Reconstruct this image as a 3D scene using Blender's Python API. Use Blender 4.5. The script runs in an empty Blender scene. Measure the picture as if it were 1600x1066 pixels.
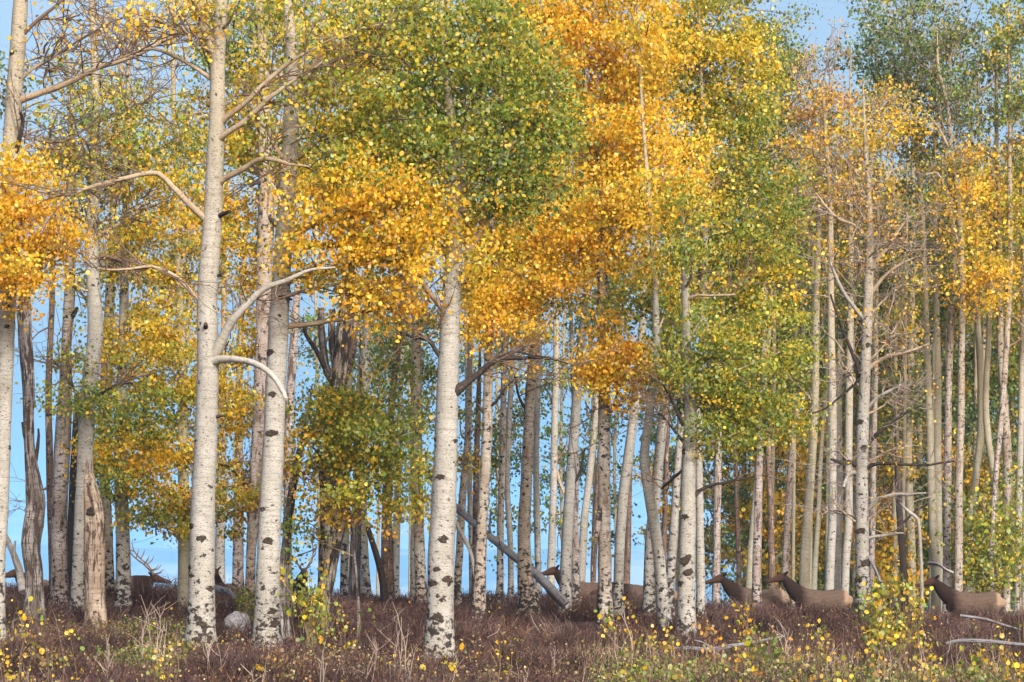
import bpy, bmesh, math, random
import numpy as np
from mathutils import Vector, Matrix

sc = bpy.context.scene
col = sc.collection
# ---------------------------------------------------------------- camera
F, H = 4000.0, 900.0            # focal length and horizon row, in photo pixels (1600 wide)
cam_d = bpy.data.cameras.new('camera'); cam = bpy.data.objects.new('camera', cam_d); col.objects.link(cam)
cam.location = (0, 0, 0); cam.rotation_euler = (math.pi/2, 0, 0)
cam_d.sensor_width = 36.0; cam_d.lens = 36.0*F/1600.0
cam_d.shift_y = (H-533.0)/1600.0
cam_d.clip_start = 0.5; cam_d.clip_end = 60000
sc.camera = cam
# ---------------------------------------------------------------- sky and sun
SUN_EL, SUN_AZ = math.radians(30), math.radians(158)      # azimuth from +Y towards +X
w = bpy.data.worlds.new('World'); sc.world = w; w.use_nodes = True
nt = w.node_tree; bg = nt.nodes['Background']
sky = nt.nodes.new('ShaderNodeTexSky'); sky.sky_type = 'NISHITA'; sky.sun_disc = False
sky.sun_elevation = SUN_EL; sky.sun_rotation = SUN_AZ; sky.altitude = 300; sky.dust_density = 10; sky.ozone_density = 0
nt.links.new(sky.outputs[0], bg.inputs[0]); bg.inputs[1].default_value = 0.15
sl = bpy.data.lights.new('sun', 'SUN'); sl.energy = 1.85; sl.angle = math.radians(3); sl.color = (1, .97, .94)
so = bpy.data.objects.new('sun', sl); col.objects.link(so)
sd = Vector((math.sin(SUN_AZ)*math.cos(SUN_EL), math.cos(SUN_AZ)*math.cos(SUN_EL), math.sin(SUN_EL)))
so.rotation_euler = sd.to_track_quat('Z', 'Y').to_euler(); so.location = (30, -30, 30)
sc.view_settings.view_transform = 'Standard'; sc.view_settings.look = 'None'
sc.view_settings.gamma = 1; sc.view_settings.exposure = 0.86
sc.cycles.max_bounces = 5; sc.cycles.diffuse_bounces = 3; sc.cycles.transmission_bounces = 3
sc.cycles.glossy_bounces = 1; sc.cycles.volume_bounces = 2; sc.cycles.use_adaptive_sampling = True
sc.cycles.caustics_reflective = False; sc.cycles.caustics_refractive = False

rng = np.random.default_rng(7)
# ---------------------------------------------------------------- helpers
def tag(o, label=None, cat=None, group=None, kind=None):
    if label: o['label'] = label
    if cat: o['category'] = cat
    if group: o['group'] = group
    if kind: o['kind'] = kind
    return o
def empty(name, loc, label, cat, group=None):
    o = bpy.data.objects.new(name, None); col.objects.link(o); o.location = loc; o.empty_display_size = .3
    return tag(o, label, cat, group)
def P(px, py, Y):
    return np.array(((px-800.0)/F*Y, Y, (H-py)/F*Y))
def smooth(x): x = np.clip(x, 0, 1); return x*x*(3-2*x)
# the ground's height: a brushy rise whose crest is 60 m away, then a drop to a wide valley
_gy = [-60, 0, 20, 28, 36, 45, 52, 60, 66, 72, 80, 100, 130, 200, 400, 1000, 3000, 12000]
_gz = [-1.9, -1.7, -1.55, -1.45, -1.25, -.98, -.80, -.68, -1.05, -1.6, -2.2, -3.0, -6, -20, -60, -130, -160, -160]
def zg(X, Y):
    X = np.asarray(X, float); Y = np.asarray(Y, float)
    z = np.interp(Y, _gy, _gz)
    px = X/np.maximum(Y, 10)*F+800
    t = np.interp(px, [-200, 0, 400, 700, 900, 1100, 1300, 1600, 1900], [.26, .22, .08, 0, -.06, -.2, -.33, -.43, -.5])
    t = t*np.interp(Y, [10, 25, 36, 44, 62, 72, 100, 300], [0, .15, .5, 1, 1, .35, .5, 0])
    n = .05*np.sin(X*.9+Y*.35)+.04*np.sin(X*2.1-Y*.8+1)+.03*np.sin(X*.37+Y*1.3)
    return z+t+n*np.clip((Y-15)/15, 0, 1)*np.clip((140-Y)/40, 0, 1)

class MB:
    """collects quads / triangles / hexagons with per-vertex data and links them as ONE mesh object"""
    def __init__(s): s.v = []; s.f = {}; s.n = 0; s.bark = []; s.c = []
    def add(s, v, f, bark=None, c=None):
        v = np.asarray(v, float).reshape(-1, 3); f = np.asarray(f, np.int64)
        s.f.setdefault(f.shape[1], []).append(f+s.n); s.v.append(v); s.n += len(v)
        s.bark.append(v if bark is None else bark)
        if c is None: c = np.ones((len(v), 3))*.5
        s.c.append(c)
    def tube(s, pts, rad, sides=8, cap=True, s0=0.0, jit=0.0, lob=None):
        pts = np.asarray(pts, float); rad = np.asarray(rad, float); n = len(pts)
        t = np.gradient(pts, axis=0); t /= np.linalg.norm(t, axis=1)[:, None]+1e-9
        ref = np.array((0, 1, 0.)) if abs(t[n//2][1]) < .8 else np.array((1., 0, 0))
        a = np.cross(ref[None], t); a /= np.linalg.norm(a, axis=1)[:, None]+1e-9
        b = np.cross(t, a)
        th = np.linspace(0, 2*math.pi, sides, endpoint=False)
        L = np.concatenate(([0], np.cumsum(np.linalg.norm(np.diff(pts, axis=0), axis=1))))+s0
        R = rad[:, None]*np.ones((1, sides))
        if jit: R = R*(1+jit*rng.standard_normal((n, sides)))
        if lob is not None: R = R*lob(L[:, None], th[None])
        ct, st = np.cos(th)[None, :, None], np.sin(th)[None, :, None]
        v = pts[:, None]+R[..., None]*(a[:, None]*ct+b[:, None]*st)
        bk = np.stack((R*np.cos(th)[None], R*np.sin(th)[None], L[:, None]*np.ones((1, sides))), -1)
        i = np.arange(n-1)[:, None]*sides; j = np.arange(sides)[None]; k = (j+1) % sides
        q = np.stack((i+j, i+k, i+sides+k, i+sides+j), -1).reshape(-1, 4)
        s.add(v.reshape(-1, 3), q, bk.reshape(-1, 3))
        if cap:
            for e, o in ((0, 1), (n-1, 0)):
                ring = v[e]; c = ring.mean(0); vv = np.vstack((ring, c[None]))
                tri = np.array([(x, (x+1) % sides, sides) if not o else ((x+1) % sides, x, sides) for x in range(sides)])
                s.add(vv, tri, np.vstack((bk[e], [[0, 0, L[e]]])))
    def build(s, name, m, parent=None, loc=None, shade=True):
        me = bpy.data.meshes.new(name)
        v = np.vstack(s.v); off = np.zeros(3) if loc is None else np.asarray(loc)
        me.vertices.add(len(v)); me.vertices.foreach_set('co', (v-off).astype(np.float32).ravel())
        li, tot = [], []
        for k, fs in s.f.items():
            a = np.vstack(fs); li.append(a.ravel()); tot.append(np.full(len(a), k))
        li = np.concatenate(li); tot = np.concatenate(tot); st = np.concatenate(([0], np.cumsum(tot)[:-1]))
        me.loops.add(len(li)); me.loops.foreach_set('vertex_index', li.astype(np.int32))
        me.polygons.add(len(tot)); me.polygons.foreach_set('loop_start', st.astype(np.int32))
        if shade: me.polygons.foreach_set('use_smooth', np.ones(len(tot), bool))
        at = me.attributes.new('bark', 'FLOAT_VECTOR', 'POINT'); at.data.foreach_set('vector', np.vstack(s.bark).astype(np.float32).ravel())
        c = np.vstack(s.c); c = np.hstack((c, np.ones((len(c), 1))))
        at = me.attributes.new('hue', 'FLOAT_COLOR', 'POINT'); at.data.foreach_set('color', c.astype(np.float32).ravel())
        me.update(calc_edges=True)
        me.materials.append(m)
        o = bpy.data.objects.new(name, me); col.objects.link(o)
        if parent is not None:
            o.parent = parent
        elif loc is not None: o.location = loc
        return o

# ---------------------------------------------------------------- materials
def newmat(name):
    m = bpy.data.materials.new(name); m.use_nodes = True
    nt = m.node_tree; b = nt.nodes['Principled BSDF']; b.inputs['Roughness'].default_value = .85
    b.inputs['Specular IOR Level'].default_value = .2
    return m, nt, b
def N(nt, t, **kw):
    n = nt.nodes.new(t)
    for k, v in kw.items():
        if k in n.inputs: n.inputs[k].default_value = v
        else: setattr(n, k, v)
    return n
def stretched(nt, src, scale, nscale=1.0, detail=3, rough=.55):
    mp = N(nt, 'ShaderNodeMapping'); mp.inputs['Scale'].default_value = scale
    nt.links.new(src, mp.inputs[0])
    n = N(nt, 'ShaderNodeTexNoise'); n.inputs['Scale'].default_value = nscale; n.inputs['Detail'].default_value = detail
    n.inputs['Roughness'].default_value = rough
    nt.links.new(mp.outputs[0], n.inputs['Vector']); return n.outputs['Fac']
def ramp(nt, src, lo, hi):
    r = N(nt, 'ShaderNodeMapRange'); r.inputs[1].default_value = lo; r.inputs[2].default_value = hi; r.clamp = True
    nt.links.new(src, r.inputs[0]); return r.outputs[0]
def mix(nt, fac, a, b):
    m = N(nt, 'ShaderNodeMix', data_type='RGBA')
    if isinstance(fac, float): m.inputs[0].default_value = fac
    else: nt.links.new(fac, m.inputs[0])
    for i, x in ((6, a), (7, b)):
        if isinstance(x, tuple): m.inputs[i].default_value = (*x, 1)
        else: nt.links.new(x, m.inputs[i])
    return m.outputs[2]
def mth(nt, op, a, b=None):
    m = N(nt, 'ShaderNodeMath', operation=op)
    for i, x in ((0, a), (1, b)):
        if x is None: continue
        if isinstance(x, (int, float)): m.inputs[i].default_value = x
        else: nt.links.new(x, m.inputs[i])
    return m.outputs[0]
def bark(name, pale, tint, patch, lent=.60, spot=.66, patch_lo=.75, base_h=.7, streak=0.0, fine=1.0):
    q = .80 if pale[0] > .38 else .85; pale = tuple(x*q*t for x, t in zip(pale, (.95, .985, 1.06))); tint = tuple(x*q for x in tint)
    m, nt, b = newmat(name)
    a = N(nt, 'ShaderNodeAttribute', attribute_name='bark')
    oi = N(nt, 'ShaderNodeObjectInfo')
    rnd = mth(nt, 'MULTIPLY', oi.outputs['Random'], 60)
    ad = N(nt, 'ShaderNodeVectorMath', operation='ADD'); nt.links.new(a.outputs['Vector'], ad.inputs[0])
    cx = N(nt, 'ShaderNodeCombineXYZ'); nt.links.new(rnd, cx.inputs[0]); nt.links.new(rnd, cx.inputs[1]); nt.links.new(cx.outputs[0], ad.inputs[1])
    v = ad.outputs[0]
    sep = N(nt, 'ShaderNodeSeparateXYZ'); nt.links.new(a.outputs['Vector'], sep.inputs[0]); hgt = sep.outputs[2]
    low = ramp(nt, hgt, base_h, 0.0)                       # 1 at the foot of the trunk: old furrowed bark
    c = mix(nt, ramp(nt, stretched(nt, v, (4, 4, 2.2)), .35, .65), pale, tint)
    c = mix(nt, ramp(nt, stretched(nt, v, (3, 3, 30), 1, 2), .50, .70), c, tuple(x*.86 for x in tint))
    c = mix(nt, mth(nt, 'MULTIPLY', ramp(nt, hgt, 4.5, 11.0), .75), c, (.33, .275, .175))
    # long peeled or weathered patches
    pn = stretched(nt, v, (11, 11, 2.6), 1, 5, .62)
    c = mix(nt, ramp(nt, pn, patch_lo, patch_lo+.05), c, patch)
    if streak:
        sn = stretched(nt, v, (38, 38, 2.2), 1, 4, .6)
        c = mix(nt, ramp(nt, sn, .60-streak, .66-streak), c, (.035, .028, .024))
    # lenticels: short dark dashes lying across the trunk
    ln = stretched(nt, v, (26*fine, 26*fine, 125*fine), 1, 1.5, .5)
    c = mix(nt, ramp(nt, ln, lent, lent+.05), c, (.10, .075, .055))
    # black scars and blotches, thicker towards the foot
    s1 = stretched(nt, v, (10, 10, 13), 1, 4, .6)
    s1 = mth(nt, 'ADD', s1, mth(nt, 'MULTIPLY', low, .16))
    c = mix(nt, mth(nt, 'MULTIPLY', ramp(nt, s1, spot-.04, spot+.01), .35), c, (.17, .155, .145))
    c = mix(nt, ramp(nt, s1, spot, spot+.05), c, (.030, .027, .026))
    s2 = stretched(nt, v, (60, 60, 9), 1, 4, .6)
    s2 = mth(nt, 'ADD', s2, mth(nt, 'MULTIPLY', low, .13))
    c = mix(nt, ramp(nt, s2, .71, .76), c, (.045, .038, .036))
    nt.links.new(c, b.inputs['Base Color'])
    bp = N(nt, 'ShaderNodeBump'); bp.inputs['Strength'].default_value = .5; bp.inputs['Distance'].default_value = .02
    hsum = mth(nt, 'ADD', mth(nt, 'MULTIPLY', s1, -1), mth(nt, 'MULTIPLY', pn, -1.2))
    nt.links.new(hsum, bp.inputs['Height']); nt.links.new(bp.outputs[0], b.inputs['Normal'])
    return m
M = {}
M['clean'] = bark('pale aspen bark', (.45, .438, .40), (.34, .338, .32), (.33, .28, .22), lent=.605, spot=.635, patch_lo=.73, base_h=2.0)
M['fork'] = bark('pale limb bark', (.56, .54, .49), (.44, .42, .38), (.33, .28, .22), lent=.64, spot=.70, patch_lo=.78, base_h=.0)
M['snag'] = bark('black and white torn wood', (.50, .45, .39), (.22, .18, .15), (.035, .028, .026), lent=.74, spot=.60, patch_lo=.49, base_h=.2, streak=.06)
M['spot']  = bark('pale scarred aspen bark', (.42, .41, .385), (.31, .305, .29), (.34, .26, .20), lent=.61, spot=.585, patch_lo=.70, base_h=1.8, fine=.8)
M['rough'] = bark('peeling aspen bark', (.47, .43, .38), (.33, .285, .24), (.19, .135, .105), lent=.60, spot=.57, patch_lo=.57, base_h=1.5, fine=.7)
M['pink']  = bark('pinkish peeling bark', (.47, .43, .41), (.33, .27, .25), (.10, .07, .06), lent=.60, spot=.575, patch_lo=.565, base_h=1.2, fine=.6)
M['brown'] = bark('brown dead bark', (.23, .15, .115), (.13, .085, .065), (.40, .32, .27), lent=.60, spot=.56, patch_lo=.60, base_h=.8, streak=.02, fine=.6)
M['tan']   = bark('tan green aspen bark', (.41, .385, .30), (.31, .295, .23), (.30, .22, .15), lent=.66, spot=.66, patch_lo=.74, base_h=1.2, fine=.6)
M['dead']  = bark('weathered grey wood', (.33, .305, .30), (.11, .095, .09), (.045, .032, .028), lent=.72, spot=.62, patch_lo=.55, base_h=.3, streak=.09)
M['torn']  = bark('torn pale wood', (.50, .42, .33), (.26, .19, .14), (.08, .052, .04), lent=.74, spot=.60, patch_lo=.54, base_h=.2, streak=.045)
M['dark']  = bark('black dead wood', (.07, .052, .045), (.04, .032, .03), (.16, .13, .12), lent=.74, spot=.66, patch_lo=.64, base_h=.2, streak=.03)
M['log']   = bark('blue grey fallen wood', (.24, .24, .265), (.15, .15, .17), (.09, .08, .08), lent=.74, spot=.68, patch_lo=.62, base_h=.1, streak=.03)
M['limb']  = bark('smooth limb bark', (.50, .41, .29), (.37, .28, .19), (.22, .15, .11), lent=.68, spot=.69, patch_lo=.76, base_h=.0)
M['bone']  = bark('bleached dead limb', (.42, .40, .37), (.28, .26, .24), (.12, .09, .08), lent=.68, spot=.69, patch_lo=.76, base_h=.0)
def simple(name, a, b_, scale=12.0, rough=.9):
    m, nt, b = newmat(name); a_ = N(nt, 'ShaderNodeTexCoord')
    n = N(nt, 'ShaderNodeTexNoise'); n.inputs['Scale'].default_value = scale; n.inputs['Detail'].default_value = 4
    nt.links.new(a_.outputs['Object'], n.inputs['Vector'])
    nt.links.new(mix(nt, ramp(nt, n.outputs['Fac'], .35, .65), a, b_), b.inputs['Base Color']); b.inputs['Roughness'].default_value = rough
    return m
M['twig'] = simple('twig bark', (.20, .14, .105), (.11, .075, .06), 3)
M['twig_grey'] = simple('bare grey twig', (.36, .30, .26), (.20, .165, .145), 3)
M['knot'] = simple('black knot scar', (.022, .018, .016), (.06, .045, .036), 40)
def leafmat():
    m = bpy.data.materials.new('autumn leaves'); m.use_nodes = True; nt = m.node_tree
    nt.nodes.remove(nt.nodes['Principled BSDF']); out = nt.nodes['Material Output']
    a = N(nt, 'ShaderNodeAttribute', attribute_name='hue')
    d = N(nt, 'ShaderNodeBsdfDiffuse'); t = N(nt, 'ShaderNodeBsdfTranslucent'); g = N(nt, 'ShaderNodeBsdfGlossy'); g.inputs['Roughness'].default_value = .45
    nt.links.new(a.outputs['Color'], d.inputs[0]); nt.links.new(a.outputs['Color'], t.inputs[0])
    m1 = N(nt, 'ShaderNodeMixShader'); m1.inputs[0].default_value = .46; nt.links.new(d.outputs[0], m1.inputs[1]); nt.links.new(t.outputs[0], m1.inputs[2])
    m2 = N(nt, 'ShaderNodeMixShader'); m2.inputs[0].default_value = .035; nt.links.new(m1.outputs[0], m2.inputs[1]); nt.links.new(g.outputs[0], m2.inputs[2])
    nt.links.new(m2.outputs[0], out.inputs['Surface']); return m
M['leaf'] = leafmat()
def brushmat():
    m, nt, b = newmat('brush stems'); a = N(nt, 'ShaderNodeAttribute', attribute_name='hue')
    nt.links.new(a.outputs['Color'], b.inputs['Base Color']); return m
M['brush'] = brushmat()

# ---------------------------------------------------------------- ground, valley and mountains
def sheet(name, X, Y, Z, m):
    n, k = X.shape; v = np.stack((X, Y, Z), -1).reshape(-1, 3)
    i = np.arange(n-1)[:, None]*k; j = np.arange(k-1)[None]
    q = np.stack((i+j, i+j+1, i+k+j+1, i+k+j), -1).reshape(-1, 4)
    mb = MB(); mb.add(v, q); o = mb.build(name, m); tag(o, kind='structure'); return o
ys = np.concatenate((np.linspace(-60, 18, 12), np.linspace(20, 100, 161), np.geomspace(103, 14000, 60)))
u = np.linspace(-1, 1, 161); X = u[None]*(26+np.abs(ys)[:, None]*.9); Y = ys[:, None]*np.ones((1, 161))
gm, nt, b = newmat('brushy soil'); tc = N(nt, 'ShaderNodeTexCoord')
n1 = stretched(nt, tc.outputs['Object'], (1, 1, 1), 3.0, 6, .7); n2 = stretched(nt, tc.outputs['Object'], (1, 1, 1), .25, 3)
c = mix(nt, ramp(nt, n1, .3, .7), (.045, .028, .024), (.12, .08, .068)); c = mix(nt, ramp(nt, n2, .55, .75), c, (.15, .12, .07))
nt.links.new(c, b.inputs['Base Color'])
sheet('ground', X, Y, zg(X, Y), gm)
mm, nt, b = newmat('forested mountain'); tc = N(nt, 'ShaderNodeTexCoord')
n1 = stretched(nt, tc.outputs['Object'], (1, 1, 1), .002, 6, .6)
c = mix(nt, ramp(nt, n1, .45, .58), (.05, .09, .08), (.42, .40, .38)); nt.links.new(c, b.inputs['Base Color'])
def mountain(name, Y0, Y1, zb, zt, seed, nx=160, ny=30):
    r = np.random.default_rng(seed); xs = np.linspace(-1.0, 1.0, nx); t = np.linspace(0, 1, ny)[:, None]
    Yv = Y0+(Y1-Y0)*t+0*xs[None]; Xv = xs[None]*Yv*1.1
    ph = r.uniform(0, 6, 8); cr = sum(np.sin(xs[None]*fq*5+ph[i])/(fq+.3) for i, fq in enumerate((.7, 1.3, 2.3, 4.1, 7, 12)))
    det = sum(np.sin(xs[None]*fq*8+t*fq*5+ph[i])/fq for i, fq in enumerate((3, 5, 9, 17)))
    Z = zb+(zt-zb)*(smooth(t)*(1+.10*cr)+.05*det*t*(1.2-t)*3)
    return sheet(name, Xv, Yv, Z, mm)
mountain('mountains', 9500, 13500, -200, 360, 3)
mountain('foothills', 6000, 7600, -190, 60, 11)

# ---------------------------------------------------------------- leaves and twigs
C = dict(
 gold=(.77, .48, .027), org=(.76, .39, .018), yel=(.76, .56, .06), rust=(.44, .25, .09), yg=(.42, .38, .035), lime=(.24, .29, .04),
 green=(.15, .23, .04), dgreen=(.085, .14, .035), blueg=(.10, .17, .10), olive=(.22, .21, .07), pale=(.50, .45, .22), brown=(.22, .14, .08))
PAL = {
 'orange': [('org', 4.5), ('gold', 5), ('yel', 2), ('yg', .6)], 'gold': [('gold', 6), ('yel', 2.4), ('org', 2.2), ('yg', 1.8), ('lime', .5)],
 'yg': [('yg', 5), ('gold', 2.4), ('yel', 1), ('lime', 4), ('green', 2)], 'yellow': [('yel', 5), ('gold', 3), ('yg', 3)],
 'lime': [('lime', 5), ('yg', 3), ('green', 3), ('gold', 1.2)], 'green': [('green', 4.5), ('dgreen', 1.3), ('lime', 4), ('yg', 2.4), ('gold', .9)],
 'dgreen': [('dgreen', 3), ('green', 5), ('lime', 2)], 'rust': [('rust', 5), ('org', 2), ('gold', 2), ('olive', 1)],
 'far': [('olive', 4), ('green', 4), ('blueg', 2), ('lime', 2), ('gold', .5)], 'fargreen': [('green', 4), ('blueg', 3), ('dgreen', 3), ('olive', 2)],
 'fargold': [('gold', 5), ('yg', 3), ('olive', 2), ('org', 2)], 'mixgold': [('gold', 4), ('org', 1.2), ('yg', 2.5), ('lime', 1.5), ('olive', 2), ('rust', 2), ('brown', 1)],
 'shrub': [('lime', 3), ('green', 3), ('yel', 3), ('gold', 2), ('pale', 1)], 'ygold': [('gold', 5), ('yel', 2), ('yg', 3.5), ('lime', 1.6), ('org', 1.5)]}
def leaf_faces(mb, cen, size, palette, spread=.22, mixk=None):
    n = len(cen)
    if n == 0: return
    names, wt = zip(*PAL[palette]); wt = np.array(wt)/sum(wt)
    # neighbours lean to the same colour: pick a colour per sprig, sometimes per leaf
    k = rng.choice(len(names), n, p=wt) if mixk is None else np.where(rng.random(n) < .5, rng.choice(len(names), n, p=wt), mixk)
    cc = np.array([C[x] for x in names])[k]*(1+spread*rng.standard_normal((n, 1))).clip(.5, 1.45)*(1+.07*rng.standard_normal((n, 3)))
    nr = rng.standard_normal((n, 3)); nr[:, 1] -= .45; nr[:, 2] *= .6; nr /= np.linalg.norm(nr, axis=1)[:, None]
    h = rng.standard_normal((n, 3)); a = np.cross(nr, h); a /= np.linalg.norm(a, axis=1)[:, None]+1e-9; b_ = np.cross(nr, a)
    s = size*(.5+.20*rng.standard_normal(n)).clip(.18, .95)[:, None]
    shp = [(1.1, 0), (.35, .86), (-.62, .72), (-.95, 0), (-.62, -.72), (.35, -.86)]
    v = np.stack([cen+a*s*p+b_*s*q+nr*s*(.22*abs(q)) for p, q in shp], 1)
    f = np.arange(n*6).reshape(n, 6)
    mb.add(v.reshape(-1, 3), f, None, np.repeat(np.clip(cc, .01, .93), 6, 0))
def curve(p0, p1, n, bend, up=0.0):
    t = np.linspace(0, 1, n)[:, None]; d = rng.standard_normal(3)*bend*np.linalg.norm(p1-p0)
    d[2] += up*np.linalg.norm(p1-p0)
    return p0+(p1-p0)*t+d*(t*(1-t))*2+rng.standard_normal((n, 3))*bend*.08*np.linalg.norm(p1-p0)*np.sin(t*math.pi)
def foliage(lf, tw, cx, cy, rx, ry, Y, palette, dens, twig=1.0, depth=None, lsz=None, root=None):
    """one bough: sprigs of leaves round many fine twigs inside an uneven ellipsoid"""
    s = Y/F; c = P(cx, cy, Y); ax = np.array((rx*s, depth if depth else min(max(.5*(rx+ry)*s*.8, .3), 2.0), ry*s))
    lsz = lsz or (.041 if Y < 44 else .046 if Y < 62 else .066 if Y < 80 else .085)
    dens = dens*1.22 if dens > .2 else dens*1.0
    area = math.pi*rx*ry
    K = max(6, int(area/520*(1 if Y < 50 else 1.3)))
    u_ = rng.standard_normal((K, 3)); u_ /= np.linalg.norm(u_, axis=1)[:, None]
    rr = rng.random(K)**.48*(1+.30*rng.standard_normal(K)).clip(.2, 1.7)
    ax = ax*np.array((1, 1.7, 1))
    gz = rng.standard_normal((K, 3))*.60; g_ = rng.random(K) < .6
    off = np.where(g_[:, None], gz, u_*rr[:, None]).clip(-1.9, 1.9)
    ph = rng.uniform(0, 6, 6)                             # long uneven lobes instead of a ball
    wob = 1+.35*np.sin(off[:, 0]*3.1+ph[0])*np.sin(off[:, 2]*2.7+ph[1])+.25*np.sin(off[:, 1]*4+off[:, 0]*2+ph[2])
    off = off*wob[:, None]; off[:, 2] += .22*np.sin(off[:, 0]*2.6+ph[3]); off[:, 0] += .22*np.sin(off[:, 2]*3.1+ph[4])
    sp = c+off*ax
    root = c-np.array((0, 0, .8*ax[2])) if root is None else np.asarray(root)
    nt_ = int(max(3, min(420, area/(1500 if twig < 1.9 else 800)*twig)))
    if twig > 0:
        idx = rng.choice(K, min(nt_, K), replace=False)
        for i in idx:
            d = sp[i]-root; st = root+d*rng.uniform(.0, .55)+rng.standard_normal(3)*ax*.12
            pts = curve(st, sp[i]+rng.standard_normal(3)*ax*.12, 6, .16, .05)
            r0 = rng.uniform(.007, .016)*(1 if Y < 60 else 1.5)
            tw.tube(pts, np.linspace(r0, r0*.35, 6), 4, cap=False)
            if twig > 1.2:
                for _ in range(2):
                    q = pts[rng.integers(2, 5)]; e = q+rng.standard_normal(3)*ax*.28+np.array((0, 0, .12*ax[2]))
                    tw.tube(curve(q, e, 4, .2), np.linspace(r0*.6, r0*.25, 4), 3, cap=False)
    if dens > 0:
        lp = (lsz/s)**2*.33
        n = int(dens*area/lp); w_ = rng.random(K)**1.3+.08; w_ /= w_.sum()
        which = rng.choice(K, n, p=w_); sg = np.array((1.25, 1.2, .62))*(.17 if Y < 60 else .25)*(.7+.6*rng.random(K))[which][:, None]
        cen = sp[which]+rng.standard_normal((n, 3))*sg
        kk = rng.choice(len(PAL[palette]), K, p=np.array([x[1] for x in PAL[palette]])/sum(x[1] for x in PAL[palette]))[which]
        leaf_faces(lf, cen, lsz, palette, mixk=kk)

# ---------------------------------------------------------------- trees
def spline(ctrl, step):
    """Catmull-Rom through rows of numbers (x, y, z, radius)"""
    c = np.asarray(ctrl, float); c = np.vstack((2*c[0]-c[1], c, 2*c[-1]-c[-2])); out = []
    for i in range(1, len(c)-2):
        L = np.linalg.norm(c[i+1, :3]-c[i, :3]); n = max(2, int(L/step)); t = np.linspace(0, 1, n, endpoint=False)[:, None]
        p0, p1, p2, p3 = c[i-1], c[i], c[i+1], c[i+2]
        out.append(.5*(2*p1+(p2-p0)*t+(2*p0-5*p1+4*p2-p3)*t**2+(3*p1-p0-3*p2+p3)*t**3))
    out.append(c[-2][None]); return np.vstack(out)
ANCH = {'L6': 148, 'L9': 198, 'L10': 278, 'L11': 412, 'M4': 574, 'M8': 648, 'N4': 768, 'N7': 842, 'N10': 920, 'N13': 938, 'N17': 1010, 'N22': 1100, 'R6': 1240, 'R7': 1276, 'R9': 1295, 'R11': 1330, 'R12': 1360, 'R17': 1440, 'R19': 1480, 'R20': 1500, 'R23': 1560, 'R24': 1578}
EXTRA = {}
DM = {'C': .52, 'B': .68, 'N13': .72, 'A': .8, 'L1': .7, 'L10': .85, 'N22': .85, 'N21': .85, 'N4': .8, 'N10': .8, 'N7': .8}
def region(x, y):
    """what grows where in the canopy: palette, leaf density, twigginess"""
    if x < 60: return ('gold', .15, 2)
    if x < 330: return ('gold', .10, 3) if y < 130 else ('ygold', .22, 2.4)
    if x < 420: return ('ygold', .6, 1)
    if x < 700: return ('yg', .65, 2) if y < 270 else ('gold', .9, .8)
    if x < 800: return ('green', .6, 2) if y < 290 else ('gold', 1.1, .8)
    if x < 1060: return ('gold', 1.1, .9) if y > 60 and x > 880 or y > 250 else ('lime', .6, 2)
    if x < 1230: return ('yg', .75, 2) if y < 250 else ('lime', .75, 2.2)
    if x < 1400: return None if y < 130 else ('mixgold', .34, 3.2) if y < 330 else ('far', .20, 4)
    if x < 1490: return ('far', .30, 3) if y < 300 else ('far', .16, 4)
    return None if y < 60 and 1535 < x < 1580 else ('far', .3, 3) if y < 200 else ('mixgold', .45, 2)
for gx in range(90, 1640, 66):
    for gy in range(-10, 520, 62):
        x, y = gx+rng.uniform(-26, 26), gy+rng.uniform(-24, 24)
        if y > (330 if x < 700 else 440 if x < 1080 else 520): continue
        rg = region(x, y)
        if rg is None: continue
        key = min(ANCH, key=lambda k: abs(ANCH[k]-x)+rng.uniform(0, 20))
        EXTRA.setdefault(key, []).append((x, y, rng.uniform(30, 55), rng.uniform(26, 44), rg[0], rg[1], rng.uniform(.3, 1.6), rg[2]))
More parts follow.
